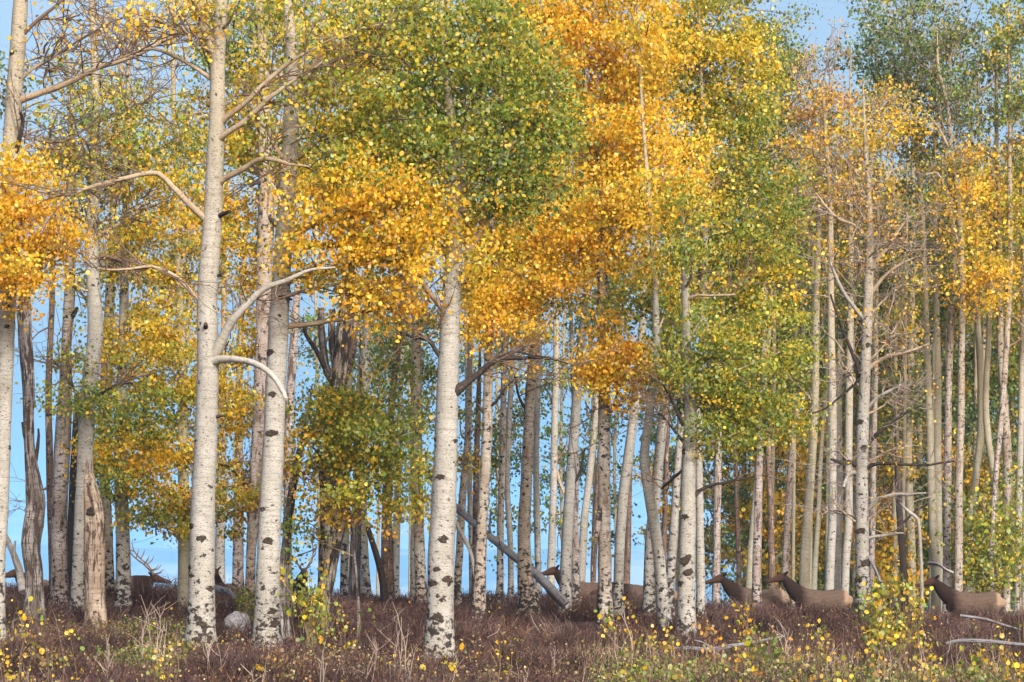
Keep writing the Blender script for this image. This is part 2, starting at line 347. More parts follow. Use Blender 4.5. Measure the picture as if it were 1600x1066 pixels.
def tree(key, name, Y, kind, pts, label, limbs=(), boughs=(), knots=(), top=True, group=None, cat='tree', twigmat='twig', knotty=0, broken=False):
    """pts: (px, py, width px) from the foot upwards; the foot is carried down into the ground"""
    x0, y0, w0 = pts[0]; X0 = (x0-800)/F*Y; g = float(zg(X0, Y))
    root = empty(name, (X0, Y, g), label, cat, group); o0 = np.array((X0, Y, g))
    rows = [(*P(x, y, Y), wd*.5*Y/F) for x, y, wd in pts]
    gpy = H-(g-.12)*F/Y
    if gpy > y0+3: rows.insert(0, (X0, Y, g-.12, w0*.5*Y/F*1.12))
    if top and pts[-1][1] > -60:
        xa, ya, wa = pts[-2]; xb, yb, wb = pts[-1]; dx = (xb-xa)/max(ya-yb, 1); yy, xx, ww = yb, xb, wb
        tpy = top if not isinstance(top, bool) else -150
        while yy > tpy:
            st = min(140, yy-tpy+1); yy -= st; xx += max(-.08, min(.08, dx))*st+rng.normal()*3; ww = max(3.0, ww*(.86 if yy > 0 else .75)); rows.append((*P(xx, yy, Y), ww*.5*Y/F))
    if not broken: rows[-1] = (*rows[-1][:3], rows[-1][3]*.25)
    c = spline(rows, .14 if Y < 45 else .22)
    n = len(c); wob = np.cumsum(rng.standard_normal((n, 2)), 0)*.0022; wob -= np.linspace(0, 1, n)[:, None]*wob[-1]
    c[:, :2] += wob*min(1, 45/Y)
    hh = c[:, 2]-g; c[:, 3] *= 1+.22*np.exp(-np.clip(hh-.15, 0, 9)/.22)
    rough = kind in ('snag', 'dead', 'torn', 'brown', 'rough', 'dark', 'pink')
    ph = rng.uniform(0, 6, 3)
    am = .13 if kind in ('snag', 'dead', 'torn', 'dark') else .05 if rough else .012
    lob = lambda L, th: 1+am*np.sin(3*th+ph[0]+L*.5)+am*.8*np.sin(5*th+ph[1]-L*.9)+(.07*np.exp(-np.clip(L, 0, 9)/.35))*np.sin(5*th+ph[2])
    mb = MB(); mb.tube(c[:, :3], c[:, 3], 20 if Y < 45 else 12, jit=.035 if kind in ('dead', 'torn') else .02 if rough else .006, lob=lob)
    if broken:                                            # splintered top
        tp = c[-1, :3]; r = c[-1, 3]
        for _ in range(7):
            a = rng.uniform(0, 6.28); q = tp+np.array((math.cos(a), math.sin(a), 0))*r*.65
            L = rng.uniform(.08, .42); mb.tube([q-np.array((0, 0, .15)), q+np.array((0, 0, L*.5)), q+np.array((rng.normal()*.03, rng.normal()*.03, L))], [r*.42, r*.28, .006], 5)
    mb.build('trunk', M[kind], root, o0)
    # knots: dark eye-shaped scars where limbs have dropped
    ks = list(knots)
    for _ in range(knotty):
        i = rng.integers(2, max(3, n-2)); p = c[i]; wpx = p[3]*F/Y
        ks.append(((p[0]/Y*F+800)+rng.uniform(-.75, .75)*wpx, H-p[2]*F/Y, wpx*rng.uniform(.22, .42)))
    for kx, ky, kr in ks:
        kr = min(kr, 13)
        i = int(np.argmin(abs(c[:, 2]-(H-ky)/F*Y))); p = c[i]; off = (kx-800)/F*Y-p[0]; off = max(-.97*p[3], min(.97*p[3], off))
        yy = -math.sqrt(max(p[3]**2-off**2, 0)); r = kr*.5*Y/F*rng.uniform(.75, 1.0); nrm = np.array((off, yy, 0))/p[3]
        cc = np.array((p[0]+off, p[1]+yy, (H-ky)/F*Y)); tx = np.cross(nrm, (0, 0, 1.)); up = np.array((0, 0, 1.))
        kb = MB(); th = np.linspace(0, 2*math.pi, 12, endpoint=False)
        prof = [(1.35, -.010), (1.1, .006), (.8, .009), (.45, .003), (.01, .002)]; jr = 1+.22*rng.standard_normal(12)
        rings = np.array([[cc+tx*math.cos(t)*r*q*1.1*j_+up*math.sin(t)*r*q*.85*j_+nrm*d*(r/.05) for t, j_ in zip(th, jr)] for q, d in prof])
        idx = np.arange(12); q4 = np.vstack([np.stack((k*12+idx, k*12+(idx+1) % 12, (k+1)*12+(idx+1) % 12, (k+1)*12+idx), -1) for k in range(4)])
        kb.add(rings.reshape(-1, 3), q4)
        # drooping brow on each side
        for sgn in (-1, 1):
            L = r*rng.uniform(1.6, 2.6)
            a = cc+up*r*.9; bpts = []
            for t in np.linspace(0, 1, 6):
                o_ = off+sgn*tx[0]*0+sgn*L*t; o_ = max(-.98*p[3], min(.98*p[3], o_)); bpts.append((p[0]+o_, p[1]-math.sqrt(max(p[3]**2-o_**2, 0))-.001, cc[2]+r*.9-L*.75*t*t))
            kb.tube(bpts, np.linspace(r*.16, r*.05, 6), 4)
        kb.build('knot', M['knot'], root, o0)
    def limb(pp, mat, dY, inside=True):
        m_ = len(pp); rws = []
        for i, (x, y, wd) in enumerate(pp):
            q = P(x, y, Y+dY*i/(m_-1)); rws.append((*q, wd*.5*Y/F))
        cc = spline(rws, .10); b_ = MB(); k = len(cc)
        cc[:, :3] += np.cumsum(rng.standard_normal((k, 3)), 0)*.0075*np.linspace(0, 1, k)[:, None]
        b_.tube(cc[:, :3], cc[:, 3], 8, jit=.03); b_.build('branch', M[mat], root, o0)
        return cc
    tw = MB(); lf = MB()
    for L in limbs:
        pp, mat = L[0], L[1]; dY = L[2] if len(L) > 2 else rng.uniform(-.5, .3); ntw = L[3] if len(L) > 3 else 8
        cc = limb(pp, mat, dY)
        for _ in range(int(ntw*1.6)):
            i = rng.integers(len(cc)//3, len(cc)); q = cc[i, :3]; Lg = rng.uniform(.35, 1.1)*(1 if Y < 45 else 1.3)
            d = np.array((rng.normal()*.9+np.sign(cc[-1, 0]-cc[0, 0])*.5, rng.normal()*.5, rng.normal()*.6+.25)); d /= np.linalg.norm(d)
            e = curve(q, q+d*Lg, 6, .16); tw.tube(e, np.linspace(min(.012, cc[i, 3]*.6), .004, 6), 4, cap=False)
            for _ in range(4):
                j = rng.integers(1, 5); d2 = d+rng.standard_normal(3)*.6; tw.tube(curve(e[j], e[j]+d2*Lg*.5, 4, .2), np.linspace(.006, .003, 4), 3, cap=False)
    boughs = list(boughs)+EXTRA.get(key, [])
    dm = DM.get(key, .86 if key[0] != 'h' else .42); boughs = [(*B[:5], B[5]*dm, *B[6:]) for B in boughs]
    for B in list(boughs):                                # smaller sprays break up the outline of each bough
        if B[5] > .5 and B[2] > 26:
            for _ in range(3):
                a = rng.uniform(0, 6.28); q = rng.uniform(.85, 1.3)
                boughs.append((B[0]+math.cos(a)*B[2]*q, B[1]+math.sin(a)*B[3]*q, B[2]*rng.uniform(.28, .5), B[3]*rng.uniform(.28, .5), B[4], B[5]*.6, (B[6] if len(B) > 6 else 0)+rng.uniform(-.4, .5), 0))
    for B in boughs:
        cx, cy, rx, ry, pal, dens = B[:6]; dY = B[6] if len(B) > 6 else 0.0; twg = B[7] if len(B) > 7 else 1.0
        tz = (H-(cy+min(ry*.9, 90)))/F*Y; i = int(np.clip(np.argmin(abs(c[:, 2]-tz)), 0, n-2)); st = c[i, :3]; e = P(cx, cy, Y+dY)
        span = abs(e[0]-st[0])+abs(e[1]-st[1])+abs(e[2]-st[2])
        r0 = min(c[i, 3]*.45, .015+.012*span)
        if twg > 0 and r0 > .008 and dens >= 0:
            pts_ = curve(st, e, 14, .10, -.05); b_ = MB(); b_.tube(pts_, np.linspace(r0, r0*.25, 14), 6, jit=.03); b_.build('branch', M['limb' if Y < 70 else 'twig'], root, o0)
            rt = pts_[8]
        else: rt = None
        foliage(lf, tw, cx, cy, rx, ry, Y+dY, pal, max(dens, 0), twg, root=rt)
    if tw.n: tw.build('twigs', M['twig_grey' if key[0] == 'R' else twigmat], root, o0)
    if lf.n: lf.build('crown', M['leaf'], root, o0, shade=False)
    return root

# ---- the big three in front
tree('A', 'aspen_tree', 36, 'clean', [(313, 1012, 45), (315, 930, 42), (316, 850, 40), (318, 760, 37), (322, 640, 35), (324, 560, 34), (324, 470, 32), (329, 400, 31), (334, 320, 29), (337, 240, 27), (340, 180, 25), (341, 100, 23), (345, 30, 20), (348, -40, 16)],
 'large white aspen left of centre with an arching limb reaching in front of its neighbour',
 limbs=[([(330, 352, 12), (313, 335, 11), (295, 318, 10), (270, 292, 9), (248, 271, 8.5), (225, 272, 8), (200, 278, 7), (150, 290, 6), (105, 304, 4), (60, 300, 3)], 'limb', -.5, 10),
  ([(322, 478, 11), (308, 466, 8), (285, 442, 7.5), (262, 426, 6.5), (235, 417, 5), (205, 421, 4), (150, 424, 3)], 'limb', -.4, 9),
  ([(328, 562, 20), (340, 545, 17), (352, 520, 14.5), (366, 498, 13), (388, 474, 11), (412, 452, 9.5), (445, 440, 8), (485, 424, 5), (520, 418, 3)], 'fork', -.9, 6),
  ([(328, 568, 18), (345, 562, 12.5), (365, 562, 10.5), (388, 566, 10), (410, 576, 9.5), (428, 592, 8.5), (440, 610, 8), (448, 628, 7)], 'fork', -1.2, 0),
  ([(340, 92, 12), (331, 78, 11), (322, 60, 10), (313, 35, 9), (309, 5, 8), (306, -50, 7)], 'limb', -.2, 4),
  ([(344, 24, 9), (358, 14, 8), (374, 0, 7), (395, -25, 5)], 'limb', .2, 3),
  ([(340, 196, 12), (355, 182, 9), (375, 166, 8.5), (394, 148, 8), (430, 112, 7), (470, 82, 5), (520, 55, 3)], 'limb', -.5, 8),
  ([(338, 222, 12), (352, 210, 9), (380, 192, 8.5), (405, 170, 8), (425, 152, 7), (460, 128, 5), (505, 98, 3)], 'limb', -.8, 8),
  ([(336, 292, 13), (352, 278, 10), (370, 269, 9), (392, 256, 8), (408, 248, 7), (432, 249, 6.5), (458, 257, 5), (490, 262, 3)], 'limb', -.6, 5),
  ([(392, 257, 4), (412, 275, 4), (430, 295, 3.5), (452, 340, 2.5)], 'limb', -.8, 2),
  ([(338, 130, 8), (322, 118, 7), (300, 103, 6), (275, 90, 6), (240, 78, 5), (195, 92, 3)], 'limb', .3, 10),
  ([(337, 340, 9), (350, 334, 7), (360, 329, 5)], 'dark', -.3, 0), ([(322, 522, 8), (322, 512, 8), (323, 505, 6)], 'dark', -.25, 0), ([(325, 650, 8), (338, 651, 6), (346, 649, 4)], 'dark', -.1, 0), ([(330, 432, 6), (340, 431, 5), (347, 429, 4)], 'dark', -.1, 0)],
 boughs=[(235, 30, 60, 34, 'gold', .34, -.6, 2), (290, 50, 50, 40, 'gold', .24, -.4, 2), (365, 15, 40, 30, 'yg', .5, -.5), (300, 12, 50, 28, 'gold', .3, 0, 1.6)],
 knots=[(299, 823, 15), (317, 843, 20), (297, 888, 8), (300, 900, 8), (305, 955, 14), (330, 920, 9), (310, 1000, 14), (318, 975, 10)], )
tree('B', 'aspen_tree', 36.6, 'clean', [(417, 1008, 43), (418, 930, 39), (421, 813, 35), (425, 720, 34), (428, 655, 33), (432, 560, 32), (436, 480, 31), (441, 400, 28), (448, 330, 29), (452, 260, 26), (455, 190, 26), (457, 90, 22), (450, 10, 14), (447, -60, 10)],
 'large white aspen standing just right of the tree with the arching limb',
 limbs=[([(440, 400, 8), (450, 380, 6), (470, 360, 5), (510, 345, 4)], 'limb', -.5, 6), ([(455, 150, 11), (480, 120, 9), (510, 85, 7), (560, 50, 5), (620, 30, 4)], 'limb', -.8, 8),
  ([(452, 455, 8), (445, 462, 6), (455, 470, 4)], 'dark', -.2, 0), ([(447, 250, 9), (436, 240, 8), (415, 200, 6), (400, 190, 5)], 'limb', -.3, 3)],
 boughs=[(440, 60, 55, 60, 'yg', .8, .7), (510, 110, 85, 75, 'yellow', 1.0, .5), (540, 190, 110, 80, 'yg', 1.35, -.8), (600, 60, 90, 70, 'yg', 1.1, -.5), (490, 215, 50, 50, 'yg', .9, .6), (600, 250, 60, 50, 'lime', 1.1, -.4),
  (520, 320, 70, 50, 'gold', 1.7, -1.2), (590, 320, 80, 55, 'gold', 1.9, -1.0), (510, 395, 60, 42, 'gold', 1.1, -1.0, .7), (610, 400, 90, 55, 'gold', 1.8, -.8), (660, 340, 55, 50, 'gold', 1.8, -.6), (540, 440, 85, 30, 'gold', .7, -.8, .7), (625, 470, 60, 40, 'orange', 1.4, -.5)],
 knots=[(423, 552, 11), (427, 617, 9), (426, 678, 12), (411, 797, 10), (421, 845, 12), (427, 955, 13), (430, 975, 12), (441, 466, 8)])
tree('C', 'aspen_tree', 36.3, 'clean', [(686, 1005, 44), (688, 940, 42), (690, 869, 42), (693, 810, 40), (696, 754, 38), (698, 680, 36), (700, 610, 34), (703, 540, 32), (704, 480, 30), (708, 420, 27), (711, 350, 25), (711, 290, 24), (712, 230, 18), (700, 150, 13), (692, 60, 9), (690, -30, 7)],
 'large white aspen in the middle of the grove with a dark dead limb pointing right',
 limbs=[([(704, 618, 22), (716, 608, 17), (732, 596, 10), (748, 583, 10), (765, 569, 8), (785, 562, 7), (815, 562, 5.5), (850, 563, 4), (885, 570, 2)], 'dark', -.3, 8),
  ([(768, 569, 6), (785, 556, 4.5), (808, 550, 4), (835, 556, 3), (870, 562, 2)], 'dark', -.4, 3),
  ([(709, 410, 12), (728, 395, 11), (745, 372, 10), (755, 345, 9), (762, 310, 7), (775, 260, 5)], 'limb', -.2, 4),
  ([(711, 310, 15), (728, 292, 13), (745, 276, 11), (758, 268, 9), (790, 240, 6), (830, 190, 4)], 'limb', -.6, 6),
  ([(708, 305, 12), (698, 270, 10), (690, 240, 8), (672, 195, 6), (640, 160, 4)], 'limb', .2, 5),
  ([(700, 492, 11), (682, 472, 9), (660, 446, 8.5), (640, 425, 8), (618, 408, 7), (600, 402, 6), (568, 399, 4)], 'limb', -.6, 6),
  ([(695, 568, 8), (682, 550, 7), (668, 530, 6), (645, 527, 5), (632, 520, 3)], 'dark', -.1, 6), ([(688, 700, 6), (681, 690, 6), (678, 684, 4)], 'dark', -.1, 0)],
 boughs=[(640, 120, 75, 75, 'green', 1.4, .3), (700, 190, 85, 70, 'green', 1.3, .6), (770, 150, 95, 85, 'lime', 1.6, -.2), (830, 110, 80, 70, 'lime', 1.5, .2), (840, 180, 75, 65, 'green', 1.5, -.3), (750, 245, 85, 60, 'lime', 1.5, -.5),
  (640, 215, 70, 60, 'green', 1.4, -.3), (820, 270, 60, 50, 'green', 1.5, -.4), (740, 335, 40, 28, 'green', 1.2, .4), (680, 45, 95, 55, 'green', 1.5, .2), (650, 285, 40, 40, 'green', 1.2, .3), (760, 60, 60, 50, 'yg', 1.3, 0), (850, 235, 50, 50, 'lime', 1.3, 0),
  (745, 425, 55, 28, 'gold', 1.2, .5, .6), (790, 300, 38, 42, 'dgreen', 1.3, -.6), (645, 350, 45, 60, 'lime', .5, .5)],
 knots=[(689, 747, 15), (694, 843, 17), (683, 890, 9), (679, 912, 9), (700, 905, 14), (692, 938, 9), (672, 912, 10), (684, 965, 20), (712, 690, 8)])
# ---- left edge group
tree('L1', 'aspen_tree', 38, 'clean', [(-6, 1000, 26), (-4, 880, 25), (3, 770, 24), (7, 640, 25), (11, 520, 27), (14, 420, 27), (17, 300, 27), (20, 200, 27), (27, 100, 25), (33, 0, 22), (36, -60, 18)],
 'pale aspen at the far left edge with a bright orange bough',
 limbs=[([(28, 158, 14), (45, 152, 11), (70, 143, 10), (110, 128, 9), (150, 106, 8), (190, 92, 7), (240, 70, 6), (285, 48, 4)], 'limb', -.5, 12), ([(20, 250, 9), (28, 225, 8), (35, 190, 6), (30, 175, 5)], 'dark', -.4, 4), ([(30, 60, 8), (60, 30, 6), (110, -10, 4)], 'twig', -.3, 6)],
 boughs=[(35, 340, 65, 80, 'orange', 2.2, -1.2), (30, 420, 62, 50, 'orange', 2.0, -1.0), (85, 360, 35, 50, 'gold', .6, -1.0), (10, 290, 45, 40, 'orange', 1.6, -1), (0, 140, 30, 40, 'green', .8, .5), (110, 80, 90, 60, 'gold', .22, 0, 2.0), (70, 210, 60, 60, 'gold', .08, 0, 2.5)],
 knots=[(20, 86, 7), (18, 700, 8), (14, 512, 8), (15, 480, 8)])
tree('L2', 'dead_tree', 41, 'dead', [(52, 965, 28), (53, 900, 24), (49, 850, 27), (56, 790, 29), (52, 745, 23), (46, 690, 16), (45, 600, 19), (41, 540, 20), (38, 478, 21)],
 'broken grey snag with a twisted swollen base beside the left edge aspen', top=False, broken=True, limbs=[([(46, 700, 8), (38, 680, 6), (36, 660, 4)], 'dark', -.1, 0), ([(55, 720, 8), (60, 690, 5), (61, 668, 3)], 'dark', -.1, 0)])
tree('L3', 'dead_tree', 53, 'brown', [(86, 922, 17), (80, 800, 12), (78, 700, 11), (77, 600, 10), (82, 480, 9), (83, 400, 8), (86, 300, 6), (84, 180, 4)], 'very thin brown dead trunk between the broken snag and the grey scarred tree',
 top=False, limbs=[([(80, 510, 3), (60, 520, 2), (45, 535, 1.5)], 'twig', 0, 4), ([(79, 760, 3), (55, 775, 2), (35, 800, 1.5)], 'twig', 0, 5)], twigmat='twig_grey')
tree('L4', 'aspen_tree', 50, 'pink', [(93, 925, 27), (93, 850, 25), (95, 760, 25), (99, 680, 25), (103, 600, 20), (104, 540, 16), (108, 480, 18), (110, 400, 15), (112, 300, 12), (112, 200, 9)], 'grey scarred aspen with a black wound halfway up near the left edge',
 limbs=[([(108, 500, 9), (116, 490, 8), (121, 480, 5)], 'dark', -.1, 0), ([(112, 440, 5), (125, 455, 4), (138, 475, 3)], 'dark', -.4, 2), ([(104, 590, 5), (115, 605, 5), (130, 632, 4)], 'dark', .0, 3)],
 boughs=[(110, 240, 70, 70, 'yg', .12, .5, 3.0), (110, 560, 30, 16, 'lime', .6, -.6)], top=60, twigmat='twig_grey')
tree('L5', 'dead_tree', 52, 'dark', [(111, 925, 20), (113, 850, 19), (116, 760, 17), (118, 690, 12), (119, 640, 8)], 'black burnt looking dead trunk close behind the tall pale aspen at left', top=False, broken=True)
tree('L6', 'aspen_tree', 44, 'clean', [(122, 945, 22), (125, 850, 22), (131, 740, 24), (137, 630, 26), (145, 560, 24), (150, 520, 25), (147, 460, 22), (143, 375, 21), (147, 280, 17), (148, 180, 14), (147, 100, 11), (143, 10, 9)], 'tall pale aspen rising behind the torn brown stump at left',
 limbs=[([(133, 636, 6), (120, 615, 5), (105, 590, 4), (88, 572, 3), (75, 560, 2)], 'twig', -.5, 7), ([(137, 636, 7), (150, 622, 6), (165, 612, 5), (185, 603, 4), (208, 600, 3)], 'dark', -.4, 7), ([(146, 300, 8), (135, 275, 6), (110, 250, 5), (90, 215, 4)], 'twig', -.3, 12), ([(147, 200, 7), (165, 180, 5), (200, 175, 4), (235, 150, 3)], 'twig', -.3, 12), ([(143, 410, 8), (165, 400, 6), (200, 412, 5)], 'twig', -.2, 6)],
 boughs=[(130, 230, 70, 55, 'yg', .30, 0, 2.6), (200, 175, 60, 45, 'green', .5, -.3, 2.2), (165, 250, 65, 45, 'yg', .6, -.3, 2), (110, 150, 45, 40, 'green', .25, 0, 2.2), (150, 330, 60, 60, 'yg', .3, 0, 2.6), (225, 240, 75, 60, 'yg', .9, .2, 1.4), (240, 320, 70, 60, 'ygold', .8, .6, 1.4), (130, 605, 40, 22, 'lime', .8, -.5), (90, 430, 40, 30, 'green', .25, 0, 2.4), (125, 560, 22, 14, 'lime', .8, -.5), (160, 645, 38, 30, 'lime', .8, -.3)], knotty=3)
tree('L7', 'tree_stump', 41, 'torn', [(152, 985, 31), (150, 930, 27), (149, 870, 30), (148, 810, 29), (143, 770, 24), (140, 740, 14)], 'torn brown broken stump with a rotten hollow foot at left', top=False, broken=True, knots=[(141, 975, 13), (143, 800, 12)], cat='stump')
tree('L8', 'aspen_tree', 54, 'rough', [(170, 895, 18), (166, 800, 18), (164, 740, 17), (165, 640, 19), (168, 560, 18), (171, 480, 16), (174, 400, 12), (178, 300, 9)], 'rough pinkish brown peeling trunk right behind the tall pale aspen at left', top=60, boughs=[(180, 420, 45, 50, 'yg', .5, 0, 1.5), (170, 140, 60, 50, 'green', .35, 0, 2)])
tree('L9', 'aspen_tree', 46, 'spot', [(193, 942, 25), (193, 860, 23), (191, 780, 21), (190, 710, 21), (190, 640, 18), (192, 560, 16), (195, 450, 14), (197, 360, 12), (200, 210, 10), (201, 100, 8)], 'black banded aspen hung with lime leaves left of the antlered elk',
 limbs=[([(188, 790, 4), (180, 780, 4), (176, 770, 3)], 'dark', 0, 0)],
 boughs=[(190, 555, 45, 55, 'ygold', .8, -.3), (200, 640, 55, 50, 'lime', 1.1, -.5), (185, 760, 34, 36, 'lime', 1.5, -.7), (225, 720, 50, 55, 'ygold', 1.1, -.4), (220, 480, 55, 60, 'ygold', .9, 0), (245, 800, 45, 22, 'lime', .9, -.5), (160, 690, 22, 28, 'lime', .7, -.5), (190, 400, 50, 40, 'yg', .6, 0, 1.4), (170, 60, 60, 60, 'gold', .2, 0, 2.2)])
tree('L10', 'aspen_tree', 48.5, 'tan', [(288, 962, 20), (287, 880, 18), (287, 800, 18), (286, 700, 16), (285, 600, 15), (283, 500, 13), (278, 380, 10), (275, 250, 8)], 'leafy aspen behind the big left trunk hung with gold and lime leaves low down',
 limbs=[([(281, 840, 4), (275, 830, 3), (262, 822, 2)], 'twig', 0, 3), ([(300, 740, 6), (320, 730, 5), (350, 725, 4), (372, 745, 4), (385, 765, 3)], 'dark', 0, 6)],
 boughs=[(270, 430, 70, 70, 'ygold', 1.2, .2), (240, 540, 65, 60, 'ygold', 1.3, 0), (285, 620, 55, 60, 'ygold', 1.3, -.2), (255, 700, 55, 55, 'ygold', 1.5, -.3), (275, 780, 50, 40, 'mixgold', 1.8, -.5), (235, 760, 45, 40, 'ygold', 1.2, -.3), (365, 430, 40, 70, 'ygold', .9, .5), (375, 560, 50, 70, 'ygold', 1.1, .3), (375, 650, 45, 50, 'ygold', 1.2, .3), (370, 740, 45, 45, 'mixgold', 1.1, 0), (385, 790, 35, 28, 'gold', 1.3, 0), (345, 800, 24, 22, 'green', .9, 0), (300, 360, 45, 60, 'ygold', .9, .3), (370, 300, 45, 60, 'ygold', .7, .5), (240, 620, 40, 50, 'green', .9, .4), (290, 240, 60, 50, 'yg', .6, .3, 1.5), (230, 360, 60, 50, 'yg', .6, .4, 1.5)])
tree('L11', 'aspen_tree', 48, 'pink', [(390, 950, 18), (391, 880, 15), (397, 780, 20), (405, 650, 22), (410, 520, 23), (412, 420, 25), (415, 300, 26), (412, 190, 21), (410, 100, 18), (404, 10, 14)], 'peeling mottled aspen rising close behind the second big white trunk',
 limbs=[([(418, 300, 9), (405, 285, 8), (390, 290, 5)], 'dark', -.2, 0), ([(410, 320, 9), (425, 345, 8), (440, 360, 6)], 'dark', -.3, 2)],
 boughs=[(385, 110, 45, 65, 'dgreen', 1.2, .6), (385, 220, 45, 40, 'ygold', .7, .5), (430, 30, 50, 40, 'yg', .7, .5), (390, 380, 35, 40, 'ygold', .7, .5)])
tree('L12', 'aspen_tree', 75, 'spot', [(344, 925, 17), (344, 860, 16), (346, 780, 15), (348, 650, 12), (350, 500, 9)], 'slim pale trunk showing in the gap between the two big white aspens', top=300)
tree('L13', 'aspen_tree', 62, 'pink', [(372, 925, 19), (372, 860, 17), (373, 800, 16), (374, 650, 12), (377, 500, 9)], 'slim pinkish trunk with a brown foot in the gap between the two big white aspens', top=300)
tree('L14', 'dead_tree', 40, 'dead', [(441, 960, 18), (442, 905, 14), (447, 840, 13), (454, 780, 13), (463, 725, 12), (472, 690, 9), (480, 650, 7), (488, 600, 5)], 'thin grey leaning dead trunk touching the second big white aspen', top=False, limbs=[([(462, 745, 5), (476, 738, 4), (490, 725, 3)], 'dead', 0, 3)])
tree('L15', 'dead_tree', 47, 'pink', [(448, 930, 14), (449, 800, 14), (452, 650, 14), (458, 540, 13), (464, 460, 10), (468, 380, 7)], 'pink and black dead trunk half hidden behind the second big white aspen', top=False)
tree('M1', 'dead_tree', 43, 'snag', [(506, 948, 20), (509, 900, 26), (514, 850, 33), (518, 810, 38), (519, 740, 34), (520, 680, 30), (527, 600, 27), (537, 530, 24), (544, 460, 20), (549, 410, 15), (552, 376, 12)], 'broken snag of torn pale wood with a black broken top in the yellow leaves',
 top=False, broken=True, limbs=[([(552, 410, 16), (553, 390, 14), (554, 372, 9)], 'dark', -.15, 0), ([(519, 795, 40), (518, 750, 38), (520, 700, 33), (522, 660, 29)], 'dark', -.02, 0), ([(526, 600, 18), (510, 575, 12), (502, 520, 12), (500, 478, 10)], 'dead', .1, 0), ([(530, 590, 14), (520, 540, 12), (519, 485, 10)], 'snag', .15, 0), ([(534, 600, 16), (550, 550, 14), (556, 490, 12), (560, 455, 9)], 'brown', .2, 0), ([(508, 575, 9), (492, 545, 7), (478, 525, 6), (474, 512, 4)], 'dark', -.2, 4)],
 )
tree('M1b', 'aspen_tree', 39.5, 'dead', [(560, 955, 5), (556, 900, 4), (548, 820, 4), (540, 740, 5), (545, 660, 6), (560, 600, 4)], 'bushy young aspen with lime and yellow leaves in front of the torn snag', top=False,
 limbs=[([(545, 690, 6), (570, 668, 5), (600, 668, 4), (640, 660, 3)], 'limb', -.3, 4)],
 boughs=[(500, 660, 55, 50, 'yg', 1.0, -.9), (560, 640, 60, 45, 'yg', 1.0, -.9), (600, 690, 60, 50, 'lime', 1.1, -.9), (530, 720, 55, 45, 'shrub', 1.1, -.4), (480, 750, 40, 50, 'mixgold', 1.0, -.3), (580, 750, 50, 40, 'yg', 1.1, -.7), (630, 750, 40, 45, 'lime', .9, -.2), (500, 800, 36, 30, 'mixgold', .7, -.3), (470, 840, 34, 40, 'green', .8, .4), (630, 800, 40, 25, 'gold', .55, -.2), (620, 610, 40, 30, 'lime', .6, 0)])
tree('M2', 'aspen_tree', 58, 'spot', [(538, 925, 13), (539, 860, 13), (541, 780, 12), (545, 650, 10), (550, 500, 8)], 'thin pale trunk just right of the torn snag', top=250)
tree('M3', 'dead_tree', 57, 'dead', [(554, 925, 17), (555, 860, 16), (557, 780, 14), (560, 650, 11), (563, 520, 8)], 'thin grey dead trunk second to the right of the torn snag', top=False)
tree('M4', 'aspen_tree', 60, 'clean', [(572, 922, 15), (569, 860, 14), (567, 780, 13), (568, 650, 12), (571, 560, 12), (574, 480, 11), (576, 350, 8)], 'clean creamy trunk third to the right of the torn snag', top=100, boughs=[(590, 560, 50, 60, 'far', .6, 1), (575, 470, 40, 40, 'far', .5, 1)])
tree('M5', 'dead_tree', 55, 'dark', [(601, 930, 11), (596, 895, 10), (586, 860, 9), (575, 825, 8), (566, 795, 6)], 'black dead trunk leaning left across the gap beyond the torn snag', top=False)
tree('M6', 'aspen_tree', 56, 'brown', [(605, 928, 21), (604, 860, 19), (604, 780, 15), (607, 700, 13), (614, 610, 11), (626, 510, 9), (632, 440, 7)], 'dark brown scaly trunk in the gap left of the middle white aspen', top=300, boughs=[(640, 560, 40, 50, 'lime', .6, .5), (620, 520, 40, 45, 'far', .5, .5)])
tree('M7', 'aspen_tree', 61, 'clean', [(618, 918, 12), (619, 860, 12), (621, 790, 11), (624, 680, 9), (628, 560, 7)], 'slender plain trunk between the dark scaly trunk and the warm striped one', top=300)
tree('M8', 'aspen_tree', 52, 'rough', [(659, 932, 18), (656, 860, 17), (654, 790, 16), (652, 700, 16), (651, 620, 16), (651, 540, 14), (648, 470, 11), (645, 380, 9)], 'warm orange white peeling aspen just left of the middle white aspen', top=60, knotty=3, boughs=[(660, 790, 24, 30, 'gold', .9, -.2), (668, 720, 20, 40, 'lime', .7, -.2), (650, 640, 28, 40, 'lime', .5, .3), (645, 500, 45, 30, 'green', .6, .5), (675, 600, 25, 60, 'green', .5, .5)])
tree('M9', 'aspen_tree', 58, 'clean', [(645, 922, 8), (645, 860, 8), (645, 780, 7), (644, 650, 6)], 'thin bleached trunk touching the warm peeling aspen on its left', top=420)
